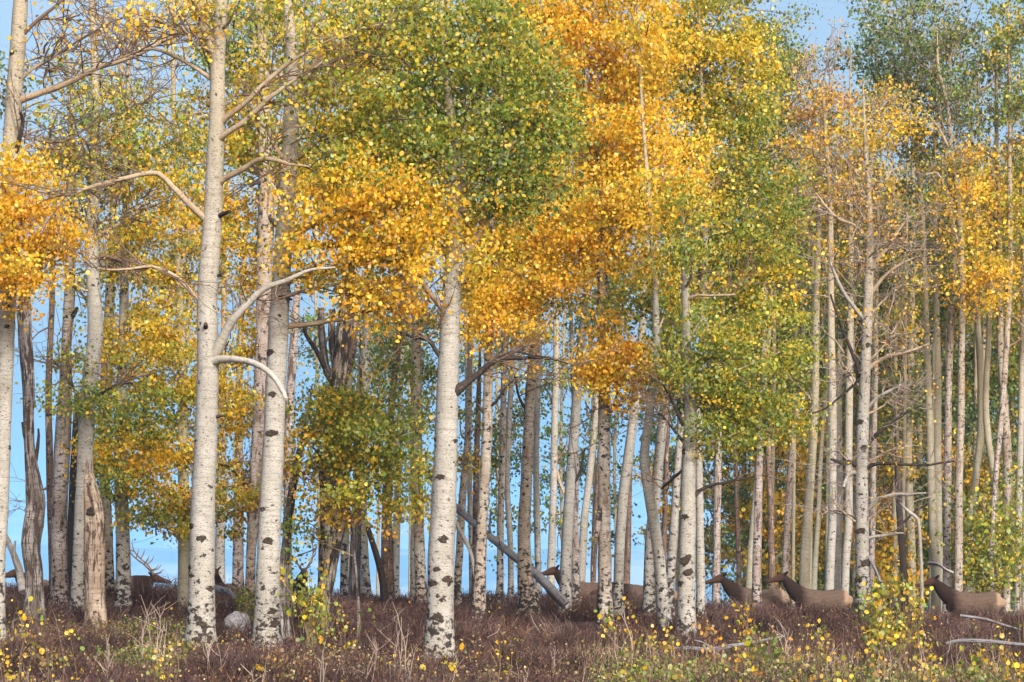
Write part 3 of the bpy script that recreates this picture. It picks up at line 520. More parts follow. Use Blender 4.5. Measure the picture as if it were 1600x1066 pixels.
# ---- middle
tree('N1', 'aspen_tree', 55, 'rough', [(715, 920, 12), (719, 850, 12), (723, 780, 12), (731, 690, 11), (733, 600, 9), (735, 500, 8), (738, 400, 7)], 'thin pinkish trunk right behind the middle white aspen', top=250, boughs=[(720, 650, 26, 40, 'green', .5, .5), (722, 720, 22, 24, 'gold', .8, 0), (745, 470, 40, 45, 'gold', 1.0, 0)])
tree('N2', 'aspen_tree', 60, 'clean', [(738, 915, 8), (735, 800, 8), (731, 650, 8), (729, 540, 7), (728, 450, 6)], 'very thin smooth pale trunk behind the pinkish one near the middle white aspen', top=300)
tree('N3', 'dead_tree', 57, 'brown', [(741, 922, 9), (743, 820, 9), (745, 720, 9), (748, 620, 8), (751, 520, 6)], 'very thin dark trunk pressed behind the peeling trunk right of the middle white aspen', top=False)
tree('N4', 'aspen_tree', 47, 'rough', [(747, 957, 22), (749, 916, 20), (751, 860, 18), (753, 813, 17), (757, 750, 16), (760, 700, 16), (762, 606, 15), (765, 503, 14), (767, 430, 12), (770, 330, 10)], 'peeling tan aspen first to the right of the middle white aspen',
 limbs=[([(763, 650, 6), (752, 640, 5), (745, 625, 3)], 'dark', -.1, 0), ([(763, 636, 5), (775, 628, 5), (790, 605, 3), (805, 590, 2)], 'dark', -.2, 2)],
 boughs=[(770, 480, 45, 50, 'orange', 1.5, -.5), (800, 530, 38, 35, 'gold', 1.1, -.4), (745, 520, 30, 25, 'gold', .7, -.4), (760, 390, 55, 55, 'gold', 1.6, -.3), (820, 470, 35, 40, 'orange', 1.3, -.3), (795, 580, 22, 16, 'gold', .8, -.3)], knotty=4)
tree('N5', 'aspen_tree', 58, 'rough', [(781, 920, 11), (782, 813, 10), (785, 710, 10), (787, 590, 9), (788, 500, 8)], 'thin orange tan trunk left of a pale twin in the middle gap', top=200, boughs=[(785, 690, 26, 60, 'far', .5, .8), (775, 720, 20, 40, 'green', .35, .8)])
tree('N6', 'aspen_tree', 58.5, 'clean', [(798, 918, 9), (797, 850, 9), (792, 760, 9), (794, 680, 9), (799, 590, 8), (803, 480, 7)], 'thin pale twin trunk right of the orange tan one in the middle gap', top=200, boughs=[(805, 660, 26, 60, 'far', .45, .8)])
tree('N7', 'aspen_tree', 50, 'rough', [(826, 935, 32), (821, 900, 24), (819, 840, 20), (823, 740, 18), (826, 670, 17), (829, 606, 17), (834, 540, 14), (838, 450, 11), (842, 380, 9)], 'stout peeling aspen that the leaning grey log passes behind',
 limbs=[([(833, 475, 7), (845, 450, 6), (862, 436, 5), (880, 420, 4)], 'limb', -.3, 3), ([(826, 650, 5), (812, 620, 4), (808, 590, 3)], 'dark', -.1, 2)], top=100,
 boughs=[(800, 420, 60, 45, 'orange', 1.4, 0), (830, 360, 60, 45, 'orange', 1.4, 0), (875, 480, 26, 60, 'far', .4, 1.2, 1.5)], knotty=4)
tree('N8', 'aspen_tree', 54, 'clean', [(841, 915, 10), (840, 860, 10), (838, 780, 10), (838, 680, 9), (842, 560, 8)], 'pale slim trunk half behind the stout peeling aspen', top=300)
tree('N9', 'aspen_tree', 76, 'clean', [(860, 915, 13), (862, 850, 12), (865, 760, 11), (866, 680, 11), (869, 560, 10), (868, 441, 8), (866, 340, 7)], 'straight slim cream aspen where a brown elk looks out',
 limbs=[([(863, 700, 4), (873, 745, 5), (885, 775, 5), (893, 785, 5)], 'limb', .0, 2)], top=100, boughs=[(850, 600, 30, 50, 'far', .5, .8, 1.4), (870, 800, 22, 20, 'lime', .5, 0), (885, 690, 30, 40, 'far', .35, .8)])
tree('N10', 'aspen_tree', 52, 'clean', [(883, 930, 19), (884, 880, 18), (887, 813, 17), (893, 730, 16), (900, 640, 15), (905, 560, 13), (912, 500, 12), (919, 420, 10), (924, 320, 8)], 'smooth pale aspen leaning right above the elk in the middle', top=60, knotty=5,
 limbs=[([(888, 770, 5), (905, 740, 4), (912, 700, 3)], 'dark', -.1, 2)], boughs=[(905, 340, 60, 50, 'orange', 1.5, 0), (860, 300, 50, 45, 'orange', 1.5, 0), (905, 570, 22, 26, 'gold', .6, 0), (920, 420, 40, 25, 'gold', 1.0, 0)])
tree('N11', 'dead_tree', 54, 'pink', [(899, 930, 15), (899, 870, 13), (899, 800, 11), (901, 720, 8), (897, 620, 7), (893, 530, 7), (892, 440, 6)], 'thin dark mottled trunk crossing behind the right leaning pale aspen', top=False)
tree('N12', 'aspen_tree', 76, 'clean', [(908, 915, 13), (911, 850, 13), (913, 810, 12), (922, 735, 11), (930, 660, 9), (936, 580, 7), (940, 500, 6)], 'thin bright white aspen slanting right left of the dark peeling trunk', top=300, knotty=3, boughs=[(920, 660, 22, 40, 'far', .3, .8), (930, 850, 16, 14, 'green', .4, 0)])
tree('N13', 'aspen_tree', 46, 'rough', [(946, 956, 25), (945, 900, 22), (944, 838, 20), (943, 760, 20), (943, 690, 19), (943, 620, 18), (942, 530, 18), (941, 450, 17), (940, 380, 14), (936, 280, 11)], 'dark peeling aspen with flaking scrolls of bark before the small dark snout of an elk',
 limbs=[([(949, 660, 6), (957, 640, 5), (965, 625, 4)], 'bone', -.1, 1), ([(930, 635, 5), (921, 655, 4), (918, 635, 3)], 'limb', -.1, 2), ([(944, 780, 12), (936, 810, 10), (932, 840, 7)], 'pink', -.15, 0)],
 boughs=[(880, 130, 80, 75, 'orange', 1.7, .2), (900, 50, 90, 60, 'orange', 1.6, .2), (960, 90, 50, 70, 'orange', 1.2, .4), (920, 220, 75, 60, 'orange', 1.8, -.2), (1000, 230, 60, 45, 'gold', 1.2, .2), (960, 330, 70, 50, 'gold', 1.5, -.3), (1030, 280, 55, 45, 'gold', 1.3, 0), (880, 380, 60, 40, 'orange', 1.5, -.2), (830, 30, 50, 40, 'gold', 1.2, .5), (980, 400, 50, 35, 'gold', 1.0, 0), (855, 440, 40, 26, 'orange', .9, -.2), (945, 590, 40, 50, 'orange', 1.6, -.5), (985, 560, 50, 45, 'orange', 1.8, -.6), (985, 610, 38, 26, 'orange', 1.4, -.5), (960, 510, 40, 26, 'orange', .9, -.4), (1060, 250, 45, 38, 'gold', .9, .2)], knotty=5)
tree('N14', 'dead_tree', 77, 'brown', [(927, 905, 9), (929, 850, 10), (932, 780, 9), (935, 700, 7)], 'short brown trunk peeping from behind the dark peeling aspen', top=False)
tree('N15', 'aspen_tree', 50, 'clean', [(966, 932, 16), (967, 890, 16), (969, 838, 16), (974, 770, 16), (980, 725, 16), (989, 660, 15), (996, 600, 13), (1003, 520, 11), (1006, 430, 9)], 'bright white aspen bending gently right under the orange bough', top=60, knotty=4, boughs=[(955, 470, 40, 35, 'green', .8, .6), (970, 430, 35, 25, 'green', .8, .6)])
tree('N16', 'dead_tree', 76, 'brown', [(979, 912, 11), (981, 850, 10), (983, 770, 9), (985, 690, 8), (988, 600, 6)], 'red brown trunk hidden behind the gently bending white aspen', top=False)
tree('N17', 'aspen_tree', 45, 'clean', [(1038, 968, 22), (1036, 940, 20), (1030, 870, 18), (1021, 815, 17), (1011, 752, 16), (1007, 712, 15), (1013, 660, 14), (1019, 610, 13), (1026, 560, 12), (1024, 500, 11), (1022, 420, 9), (1016, 330, 8), (1008, 230, 6), (1002, 140, 5), (1000, 80, 4)], 'crooked white aspen with an S shaped bend low down', top=-60, knotty=6,
 limbs=[([(1015, 400, 5), (1035, 385, 4), (1060, 378, 3)], 'limb', 0, 3)], boughs=[(1040, 570, 45, 40, 'lime', 1.0, -.1), (1010, 480, 40, 40, 'green', .7, .4), (1040, 480, 40, 40, 'lime', .6, .4), (1000, 290, 40, 60, 'gold', .8, -.8), (1012, 400, 35, 40, 'gold', .7, -.8), (1000, 60, 40, 50, 'gold', .8, -.6), (1020, 640, 22, 14, 'lime', .7, 0), (985, 30, 50, 50, 'gold', .9, .5)])
tree('N18', 'aspen_tree', 52, 'spot', [(1014, 945, 20), (1015, 890, 18), (1017, 838, 17), (1023, 780, 16), (1030, 710, 16), (1036, 650, 15), (1041, 590, 12), (1046, 500, 9)], 'grey mottled aspen crossing behind the crooked white one', top=200, knotty=4)
tree('N19', 'dead_tree', 57, 'brown', [(1036, 900, 9), (1038, 840, 9), (1040, 760, 8), (1043, 670, 8), (1046, 600, 6)], 'thin rusty brown trunk right of the crooked white aspen', top=False, boughs=[(1036, 780, 12, 14, 'gold', .4, 0)])
tree('N20', 'aspen_tree', 50, 'spot', [(1046, 935, 16), (1048, 900, 15), (1053, 830, 14), (1057, 760, 12), (1062, 690, 10), (1068, 620, 8)], 'black spotted slim aspen close against the left side of the stout white one', top=350)
tree('N21', 'aspen_tree', 43.5, 'clean', [(1072, 978, 30), (1072, 930, 28), (1073, 870, 26), (1074, 813, 25), (1075, 760, 23), (1077, 700, 22), (1078, 640, 19), (1073, 555, 15), (1070, 450, 12), (1068, 380, 9), (1066, 310, 6)], 'stout white aspen blotched dark at its foot left of the first brown elk',
 limbs=[([(1083, 776, 9), (1095, 766, 6), (1112, 758, 5), (1140, 753, 4), (1182, 745, 2)], 'dark', -.2, 3), ([(1068, 665, 7), (1058, 645, 6), (1048, 625, 5), (1035, 600, 3)], 'dark', -.3, 5), ([(1068, 690, 6), (1050, 670, 4), (1030, 645, 3)], 'dark', -.2, 4), ([(1066, 735, 5), (1050, 750, 5), (1035, 765, 3)], 'dark', .5, 2), ([(1072, 468, 6), (1090, 462, 5), (1110, 463, 4), (1150, 460, 3)], 'limb', -.3, 4), ([(1070, 540, 6), (1100, 500, 4), (1115, 555, 4), (1145, 585, 3), (1170, 610, 2)], 'limb', -.4, 3)], top=False,
 boughs=[(1100, 610, 55, 45, 'lime', 1.2, -.2), (1130, 540, 50, 50, 'lime', 1.1, -.3), (1180, 590, 55, 60, 'lime', 1.2, -.2), (1140, 650, 50, 40, 'green', 1.2, -.2), (1205, 660, 45, 40, 'lime', 1.1, -.1), (1100, 680, 26, 24, 'green', .8, 0), (1080, 570, 35, 40, 'lime', .8, -.1), (1072, 395, 32, 60, 'lime', 1.1, -.7), (1068, 320, 28, 40, 'yg', .9, -.6), (1220, 550, 34, 45, 'lime', .9, 0)], knots=[(1069, 808, 10), (1070, 876, 13), (1076, 870, 9), (1066, 706, 12), (1075, 895, 22), (1062, 912, 11)])
tree('N22', 'aspen_tree', 50, 'clean', [(1095, 948, 15), (1095, 900, 14), (1094, 830, 13), (1093, 760, 12), (1092, 680, 11), (1095, 600, 11), (1098, 520, 10), (1101, 430, 10), (1102, 330, 9), (1100, 230, 8), (1097, 130, 6), (1094, 50, 5)], 'tall slender smooth aspen with a high yellow green crown right of the stout white one', top=-80, knotty=3,
 limbs=[([(1101, 470, 5), (1115, 440, 4), (1140, 425, 3)], 'limb', 0, 3), ([(1102, 300, 5), (1120, 285, 4), (1125, 260, 3)], 'limb', 0, 3)],
 boughs=[(1090, 80, 60, 70, 'yg', 1.0, .2), (1140, 120, 55, 60, 'yellow', .9, .2), (1120, 210, 60, 55, 'yg', 1.0, 0), (1070, 160, 45, 60, 'yg', .8, .3), (1160, 200, 45, 60, 'lime', .9, .2), (1120, 310, 60, 50, 'yg', 1.1, .2), (1060, 330, 40, 40, 'lime', .9, .4), (1150, 390, 60, 55, 'lime', 1.2, .2), (1100, 400, 45, 50, 'yg', .9, .4), (1170, 480, 55, 50, 'yg', 1.1, .2), (1215, 420, 42, 45, 'yg', .9, .2), (1090, 490, 40, 40, 'lime', .9, .4), (1100, 15, 50, 40, 'yg', .8, .2), (1190, 320, 40, 50, 'lime', .8, .4), (1130, 515, 25, 16, 'gold', .9, -.2), (1050, 60, 35, 50, 'yg', .7, .4), (1160, 60, 34, 40, 'yg', .7, .4)])
# ---- right
tree('R1', 'aspen_tree', 76, 'pink', [(1119, 912, 13), (1120, 850, 12), (1121, 760, 12), (1123, 680, 9), (1126, 560, 7)], 'pinkish bare trunk directly above the first brown elk', top=300)
tree('R2', 'aspen_tree', 80, 'brown', [(1155, 915, 8), (1154, 860, 8), (1151, 780, 7), (1149, 690, 6)], 'thin brown trunk rising behind the back of the first brown elk', top=400)
tree('R3', 'aspen_tree', 77, 'tan', [(1171, 918, 13), (1174, 860, 12), (1179, 800, 11), (1185, 730, 9), (1190, 650, 7)], 'tan slanting trunk crossing behind the black and white one over the gap between elk', top=400)
tree('R4', 'aspen_tree', 62, 'pink', [(1182, 935, 15), (1183, 870, 14), (1185, 787, 13), (1188, 700, 10), (1192, 600, 8)], 'black and white scaly trunk over the rump of the first brown elk', top=350, knotty=4)
tree('R5', 'dead_tree', 75, 'brown', [(1206, 925, 11), (1205, 860, 10), (1203, 780, 9), (1200, 690, 9), (1199, 600, 7)], 'dark rough trunk by the nose of the second brown elk', top=False)
tree('R6', 'aspen_tree', 79, 'pink', [(1227, 905, 12), (1230, 820, 11), (1235, 735, 10), (1241, 660, 9), (1250, 590, 8), (1256, 500, 7), (1262, 420, 7)], 'pale pinkish trunk rising from the ears of the second brown elk', top=150, knotty=3, boughs=[(1235, 620, 40, 45, 'lime', .9, -.3), (1245, 480, 25, 60, 'lime', .6, 0), (1230, 240, 50, 60, 'fargreen', .6, .5), (1210, 130, 40, 90, 'dgreen', .8, 1)])
tree('R7', 'aspen_tree', 76, 'tan', [(1257, 925, 17), (1259, 860, 16), (1265, 770, 14), (1271, 680, 13), (1274, 600, 12), (1275, 500, 11), (1278, 400, 9)], 'smooth olive tan aspen behind the shoulders of the second brown elk', top=120, boughs=[(1280, 520, 24, 60, 'far', .35, .5, 2), (1260, 330, 60, 50, 'fargold', .55, .3, 1.6)])
tree('R8', 'aspen_tree', 80, 'tan', [(1272, 915, 10), (1275, 860, 9), (1279, 800, 8), (1282, 720, 7)], 'slight tan trunk touching the olive tan aspen behind the second elk', top=500)
tree('R9', 'aspen_tree', 74.5, 'clean', [(1296, 930, 15), (1298, 870, 14), (1301, 813, 13), (1301, 720, 13), (1301, 640, 13), (1299, 540, 12), (1298, 440, 10), (1297, 330, 8), (1291, 220, 7), (1286, 150, 5)], 'leftmost of the close row of pale trunks above the rump of the second elk', top=110, knotty=4,
 boughs=[(1270, 180, 38, 40, 'rust', .6, 0, 2), (1310, 165, 34, 36, 'rust', .5, 0, 2), (1250, 240, 45, 45, 'fargold', .5, 0, 2), (1310, 235, 50, 45, 'mixgold', .5, 0, 2), (1280, 310, 50, 50, 'mixgold', .35, 0, 2.6), (1250, 110, 36, 60, 'rust', .06, 0, 3.0), (1300, 80, 45, 55, 'rust', .06, 0, 3.0), (1290, 400, 45, 50, 'gold', .15, 0, 3.0)])
tree('R10', 'aspen_tree', 76, 'clean', [(1308, 928, 12), (1309, 860, 11), (1312, 780, 11), (1311, 680, 10), (1312, 580, 10), (1313, 530, 8)], 'second of the close row of pale trunks with a snapped off top', top=False, knotty=2, broken=True)
tree('R11', 'aspen_tree', 75.5, 'clean', [(1320, 928, 13), (1322, 870, 13), (1326, 813, 13), (1326, 710, 12), (1327, 600, 12), (1329, 500, 10), (1330, 400, 9), (1328, 290, 7), (1328, 190, 5)], 'third of the close row of pale trunks left of the branchy white aspen', top=60, knotty=4, boughs=[(1340, 320, 45, 60, 'rust', .22, 0, 4), (1350, 250, 40, 40, 'fargold', .35, 0, 3), (1330, 440, 35, 60, 'far', .2, 0, 3)])
tree('R12', 'aspen_tree', 60, 'spot', [(1349, 945, 27), (1348, 900, 23), (1347, 850, 22), (1346, 750, 21), (1349, 650, 19), (1353, 570, 17), (1356, 500, 16), (1358, 440, 15), (1360, 370, 12), (1357, 300, 9), (1352, 220, 6)], 'branchy white aspen with many bare crooked limbs at right', top=120,
 limbs=[([(1360, 430, 8), (1372, 405, 7), (1390, 385, 6), (1405, 360, 5), (1422, 340, 3)], 'limb', -.4, 8), ([(1360, 460, 8), (1375, 440, 6), (1390, 425, 5), (1410, 412, 4), (1435, 400, 3)], 'limb', -.3, 8), ([(1357, 372, 7), (1335, 352, 5), (1312, 342, 5), (1290, 320, 4), (1275, 300, 3)], 'limb', -.3, 8),
  ([(1350, 500, 7), (1335, 480, 6), (1318, 455, 6), (1305, 425, 5), (1298, 405, 3)], 'bone', -.3, 6), ([(1355, 578, 8), (1370, 566, 6.5), (1390, 556, 6), (1410, 552, 5), (1430, 545, 4), (1450, 538, 3)], 'limb', -.4, 6), ([(1354, 640, 6), (1370, 622, 5), (1390, 612, 5), (1415, 600, 4)], 'bone', -.3, 6),
  ([(1352, 700, 7), (1368, 680, 6), (1390, 662, 5), (1412, 645, 4), (1440, 633, 2)], 'dark', -.4, 4), ([(1352, 800, 8), (1362, 790, 6.5), (1374, 779, 5.5), (1392, 773, 5), (1420, 771, 4), (1448, 769, 2.5)], 'bone', -.5, 4), ([(1350, 735, 8), (1365, 726, 6), (1390, 724, 5), (1440, 726, 4), (1492, 720, 3)], 'dark', -.5, 6), ([(1342, 730, 9), (1328, 722, 8), (1312, 723, 6), (1298, 719, 4)], 'dark', -.3, 4),
  ([(1340, 740, 7), (1330, 738, 7), (1322, 746, 6), (1316, 760, 4)], 'bone', -.4, 3), ([(1353, 842, 6), (1370, 838, 5), (1395, 835, 4), (1415, 832, 3)], 'bone', -.3, 3), ([(1352, 600, 9), (1343, 580, 8), (1335, 560, 7), (1325, 535, 5), (1312, 500, 4), (1300, 460, 3)], 'dark', -.2, 4), ([(1345, 590, 5), (1320, 615, 4), (1290, 640, 3), (1262, 650, 3)], 'dark', .3, 3), ([(1345, 820, 6), (1330, 808, 4), (1310, 802, 4), (1295, 800, 2)], 'dark', -.2, 5), ([(1352, 862, 5), (1368, 890, 5), (1380, 920, 4), (1388, 935, 4)], 'log', -.8, 0)],
 boughs=[(1390, 360, 60, 60, 'rust', .18, -.2, 6), (1340, 400, 55, 50, 'rust', .14, 0, 6), (1420, 440, 50, 60, 'gold', .14, -.1, 6), (1400, 520, 50, 50, 'gold', .14, 0, 6), (1410, 600, 55, 60, 'mixgold', .06, -.2, 6), (1400, 700, 60, 40, 'gold', .04, -.2, 5), (1310, 560, 45, 60, 'lime', .05, 0, 5), (1305, 700, 40, 40, 'lime', .03, -.2, 5), (1300, 780, 40, 40, 'lime', .02, -.2, 4), (1390, 790, 40, 40, 'gold', .02, -.2, 4), (1330, 300, 50, 60, 'rust', .2, 0, 5), (1390, 195, 45, 26, 'gold', .7, 0, 1.5), (1360, 280, 50, 50, 'mixgold', .3, 0, 2.5)],
 knots=[(1348, 700, 9), (1344, 830, 10), (1352, 880, 12), (1343, 660, 8), (1356, 540, 7), (1340, 905, 12)], twigmat='twig_grey')
tree('R13', 'aspen_tree', 77, 'pink', [(1362, 925, 9), (1364, 800, 9), (1366, 690, 8), (1369, 580, 8), (1370, 470, 6)], 'pink flaking trunk squeezed behind the branchy white aspen', top=250)
tree('R14', 'dead_tree', 76, 'dark', [(1413, 915, 10), (1409, 850, 11), (1405, 790, 10), (1402, 730, 8), (1401, 670, 6), (1398, 600, 4)], 'thin black dead trunk right of the branchy white aspen', top=False, limbs=[([(1408, 820, 4), (1430, 800, 3), (1450, 790, 2)], 'dark', 0, 2)])
tree('R15', 'aspen_tree', 84, 'tan', [(1424, 900, 14), (1422, 820, 14), (1418, 720, 14), (1421, 620, 13), (1423, 520, 12), (1426, 400, 9)], 'far grey green trunk behind the thin black dead one', top=100)
tree('R16', 'aspen_tree', 57, 'bone', [(1440, 920, 6), (1439, 880, 5.5), (1437, 840, 5.5), (1434, 812, 5.5), (1420, 800, 5), (1406, 785, 3)], 'low hooked bone white dead sapling above the nose of the rightmost elk', top=False)
tree('R17', 'aspen_tree', 77, 'tan', [(1462, 918, 15), (1459, 850, 14), (1455, 760, 13), (1452, 660, 11), (1448, 540, 10), (1444, 420, 8), (1440, 320, 7), (1432, 240, 6)], 'plain tan trunk left of the bundle above the rightmost elk', top=120, boughs=[(1400, 110, 50, 80, 'fargreen', .5, 0, 2.4), (1430, 60, 60, 50, 'far', .5, 0, 2.4), (1370, 60, 40, 50, 'fargreen', .5, 0, 2), (1430, 200, 45, 40, 'mixgold', .7, 0, 1.5)])
tree('R18', 'aspen_tree', 79, 'tan', [(1468, 916, 14), (1467, 850, 13), (1465, 730, 13), (1465, 600, 13), (1463, 480, 11), (1461, 380, 8)], 'middle tan trunk of the bundle above the rightmost elk', top=200)
tree('R19', 'aspen_tree', 75, 'pink', [(1480, 928, 14), (1480, 850, 12), (1481, 710, 12), (1482, 606, 11), (1486, 503, 11), (1492, 440, 10), (1489, 360, 9), (1481, 270, 7), (1472, 200, 6), (1464, 145, 5)], 'bone white kinked aspen trunk with a brown foot above the rightmost elk', top=110, boughs=[(1470, 120, 50, 60, 'far', .4, .3, 2.4), (1500, 60, 50, 60, 'far', .45, .3, 2.2), (1490, 210, 40, 50, 'far', .35, .2, 2.4)])
tree('R20', 'aspen_tree', 73.5, 'rough', [(1497, 935, 14), (1498, 850, 13), (1498, 760, 13), (1501, 660, 12), (1502, 560, 11), (1503, 460, 10), (1501, 370, 9), (1495, 290, 8), (1487, 236, 7), (1480, 160, 6), (1466, 106, 5)], 'pale peeling aspen at the right edge of the bundle above the rightmost elk', top=40, knotty=4,
 limbs=[([(1487, 240, 5), (1465, 200, 4), (1440, 170, 3)], 'limb', 0, 4), ([(1500, 390, 4), (1470, 280, 3), (1445, 275, 3)], 'limb', 0, 4)],
 boughs=[(1520, 240, 40, 40, 'gold', .5, 0, 1.6), (1535, 380, 40, 45, 'gold', 1.0, -.2), (1515, 310, 45, 40, 'gold', .7, 0, 1.4), (1540, 460, 35, 38, 'orange', 1.1, -.2), (1500, 150, 50, 50, 'far', .45, 0, 2), (1440, 330, 40, 40, 'far', .15, 0, 3)])
tree('R21', 'aspen_tree', 78, 'tan', [(1512, 915, 12), (1516, 840, 12), (1523, 760, 12), (1532, 680, 11), (1532, 600, 10), (1529, 530, 10), (1524, 460, 9), (1520, 360, 7)], 'left of two crossing olive trunks behind the sapling at right', top=180)
tree('R22', 'aspen_tree', 77, 'tan', [(1562, 925, 12), (1556, 800, 12), (1551, 735, 11), (1543, 680, 11), (1540, 620, 10), (1544, 540, 9), (1547, 440, 8)], 'right of two crossing olive trunks behind the sapling at right', top=200)
tree('R23', 'aspen_tree', 74.5, 'rough', [(1572, 930, 14), (1573, 820, 14), (1574, 720, 14), (1568, 620, 12), (1563, 540, 11), (1562, 450, 10), (1561, 380, 9), (1558, 260, 7), (1557, 110, 5)], 'grey flaking trunk with a black streak near the right edge', top=60, boughs=[(1555, 280, 35, 60, 'gold', .6, 0, 1.5), (1530, 130, 40, 50, 'fargreen', .4, .2, 2.5)])
tree('R24', 'aspen_tree', 73.8, 'pink', [(1548, 935, 10), (1550, 850, 9), (1556, 745, 9), (1564, 658, 9), (1572, 555, 9), (1578, 430, 9), (1578, 300, 8), (1578, 170, 6), (1576, 50, 5)], 'pink white trunk leaning right across the grey flaking one near the right edge', top=-20, boughs=[(1585, 60, 40, 70, 'green', .8, 0), (1590, 160, 35, 50, 'green', .7, 0), (1590, 330, 30, 70, 'yg', .7, 0)])
tree('R25', 'aspen_tree', 76, 'clean', [(1590, 930, 12), (1592, 780, 11), (1595, 650, 10), (1597, 540, 9), (1600, 400, 8)], 'last slim trunk touching the right edge of the grove', top=100, boughs=[(1605, 250, 30, 90, 'green', .7, 0), (1595, 480, 25, 40, 'yg', .4, 0)], knotty=2)
# ---- far trees behind, green and gold mixed
farspec = [(1120, 88), (1165, 95), (1212, 84), (1240, 100), (1292, 92), (1335, 86), (1375, 98), (1398, 84), (1436, 95), (1476, 88), (1515, 102), (1535, 84), (1580, 96), (1630, 90), (1060, 110), (1655, 84), (1190, 108), (1262, 112), (1318, 106), (1352, 114), (1418, 110), (1455, 104), (1495, 112), (1560, 108), (1610, 112)]
for k, (px, Y) in enumerate(farspec):
    b = []
    for y in range(330 if px > 1180 else 430, 930, 85):
        pal = ['fargreen', 'far', 'far', 'fargreen', 'fargold', 'far', 'fargold'][rng.integers(7)]
        b.append((px+rng.uniform(-26, 26), y+rng.uniform(-20, 20), 42*rng.uniform(.8, 1.3), 60*rng.uniform(.8, 1.2), pal, rng.uniform(.7, 1.2), rng.uniform(-1, 1), .7))
    if px == 1240: b.append((1250, 880, 14, 50, 'orange', 1.6, 0, .5))
    if px == 1375: b += [(1385, 850, 30, 60, 'fargold', 1.2, 0, .5), (1380, 640, 26, 60, 'fargold', .9, 0, .5)]
    tree('far%d' % k, 'distant_aspen', Y, 'tan', [(px, 905, 9), (px+rng.uniform(-5, 5), 700, 8), (px+rng.uniform(-9, 9), 450, 6), (px+rng.uniform(-12, 12), 300, 4)],
         'slender distant aspen with a dull green and olive crown beyond the right hand trunks', boughs=b, top=230, group='distant aspens beyond the right side of the grove', cat='tree')
for k, (px, Y) in enumerate([(545, 90), (590, 84), (640, 88), (735, 92), (780, 86), (825, 95), (880, 88), (925, 92), (965, 86), (500, 88)]):
    b = []
    for y in range(440, 820 if px > 700 else 700, 75):
        b.append((px+rng.uniform(-22, 22), y+rng.uniform(-18, 18), 28*rng.uniform(.8, 1.2), 40, 'fargreen', rng.uniform(.35, .6) if px > 700 else .6, rng.uniform(-1, 1), 1.0))
    tree('mid%d' % k, 'distant_aspen', Y, 'tan', [(px, 905, 5), (px+rng.uniform(-5, 5), 700, 5), (px+rng.uniform(-9, 9), 450, 4)],
         'thin distant aspen with sparse dark leaves against the blue beyond the middle trunks', boughs=b, top=300, group='distant aspens beyond the middle of the grove', cat='tree')
for k, (px, y0, y1, Y) in enumerate([(1205, 30, 260, 78), (1360, 20, 220, 80), (1410, 0, 180, 82), (1455, 0, 200, 79), (1600, 0, 200, 80), (1520, 60, 260, 84)]):
    b = [(px+rng.uniform(-22, 22), y, 34, 34, ['fargreen', 'dgreen', 'far'][k % 3], .6, rng.uniform(-1, 1), 1.2) for y in range(y0, y1, 42)]
    tree('hi%d' % k, 'distant_aspen', Y, 'tan', [(px, 905, 7), (px+4, 600, 6), (px+8, y1, 4)], ['tall distant aspen with a blue green top left of the bare twiggy tops', 'distant aspen with a green top just right of the gap of open sky', 'distant aspen with a dark green top reaching the upper frame edge', 'tall distant aspen crown behind the bone white kinked trunk top', 'distant green aspen crown cut by the upper right corner', 'olive distant aspen top left of the small sky gap at upper right'][k], boughs=b, top=max(y0, 5), group='tall blue green tops at upper right', cat='tree')
for k, (px, y1, Y) in enumerate([(1243, 60, 79), (1270, 95, 80), (1296, 75, 81)]):
    tree('bare%d' % k, 'bare_aspen', Y, 'tan', [(px-4, 905, 6), (px, 500, 5), (px, 200, 3), (px, y1, 1.2)], ['tallest bare twiggy aspen top against the sky, left of the other two', 'bare twiggy aspen top standing between two others above the rusty crown', 'bare twiggy aspen top against the sky, right of the other two'][k], boughs=[(px, y1+50, 22, 42, 'rust', .12, 0, 4.0), (px, y1+110, 28, 40, 'rust', .2, 0, 4.0)], top=False, group='bare aspen tops above the rusty crown', cat='tree')
# ---------------------------------------------------------------- fallen logs, stump, rock
def log(name, pts, mat, label, cat='log', twigs=0, dY=0.0, branches=()):
    """pts: (px, py, distance, width px)"""
    rws = [(*P(x, y, Y), wd*.5*Y/F) for x, y, Y, wd in pts]; o0 = np.array(rws[0][:3])
    root = empty(name, o0, label, cat); c = spline(rws, .15); mb = MB(); ph = rng.uniform(0, 6)
    mb.tube(c[:, :3], c[:, 3], 12, jit=.05, lob=lambda L, th: 1+.08*np.sin(3*th+ph+L)); mb.build('trunk', M[mat], root, o0)
    for bp in branches:
        r2 = [(*P(x, y, Y), wd*.5*Y/F) for x, y, Y, wd in bp]; cc = spline(r2, .08); mb = MB(); mb.tube(cc[:, :3], cc[:, 3], 6, jit=.04); mb.build('branch', M[mat], root, o0)
    return root
log('fallen_log', [(884, 945, 50.8, 15), (862, 922, 50.9, 15), (838, 898, 51.2, 14), (800, 868, 52.0, 12), (755, 830, 52.6, 11), (715, 795, 53.4, 10), (680, 752, 54.2, 11), (655, 720, 54.6, 9), (635, 690, 54.9, 7)], 'log', 'blue grey log leaning to the left behind the middle white aspen',
    branches=[[(768, 842, 52.5, 5), (765, 825, 52.4, 4), (767, 800, 52.3, 3)], [(785, 856, 52.2, 5), (780, 845, 52.1, 3)], [(820, 880, 51.7, 4), (835, 900, 51.6, 3)]])
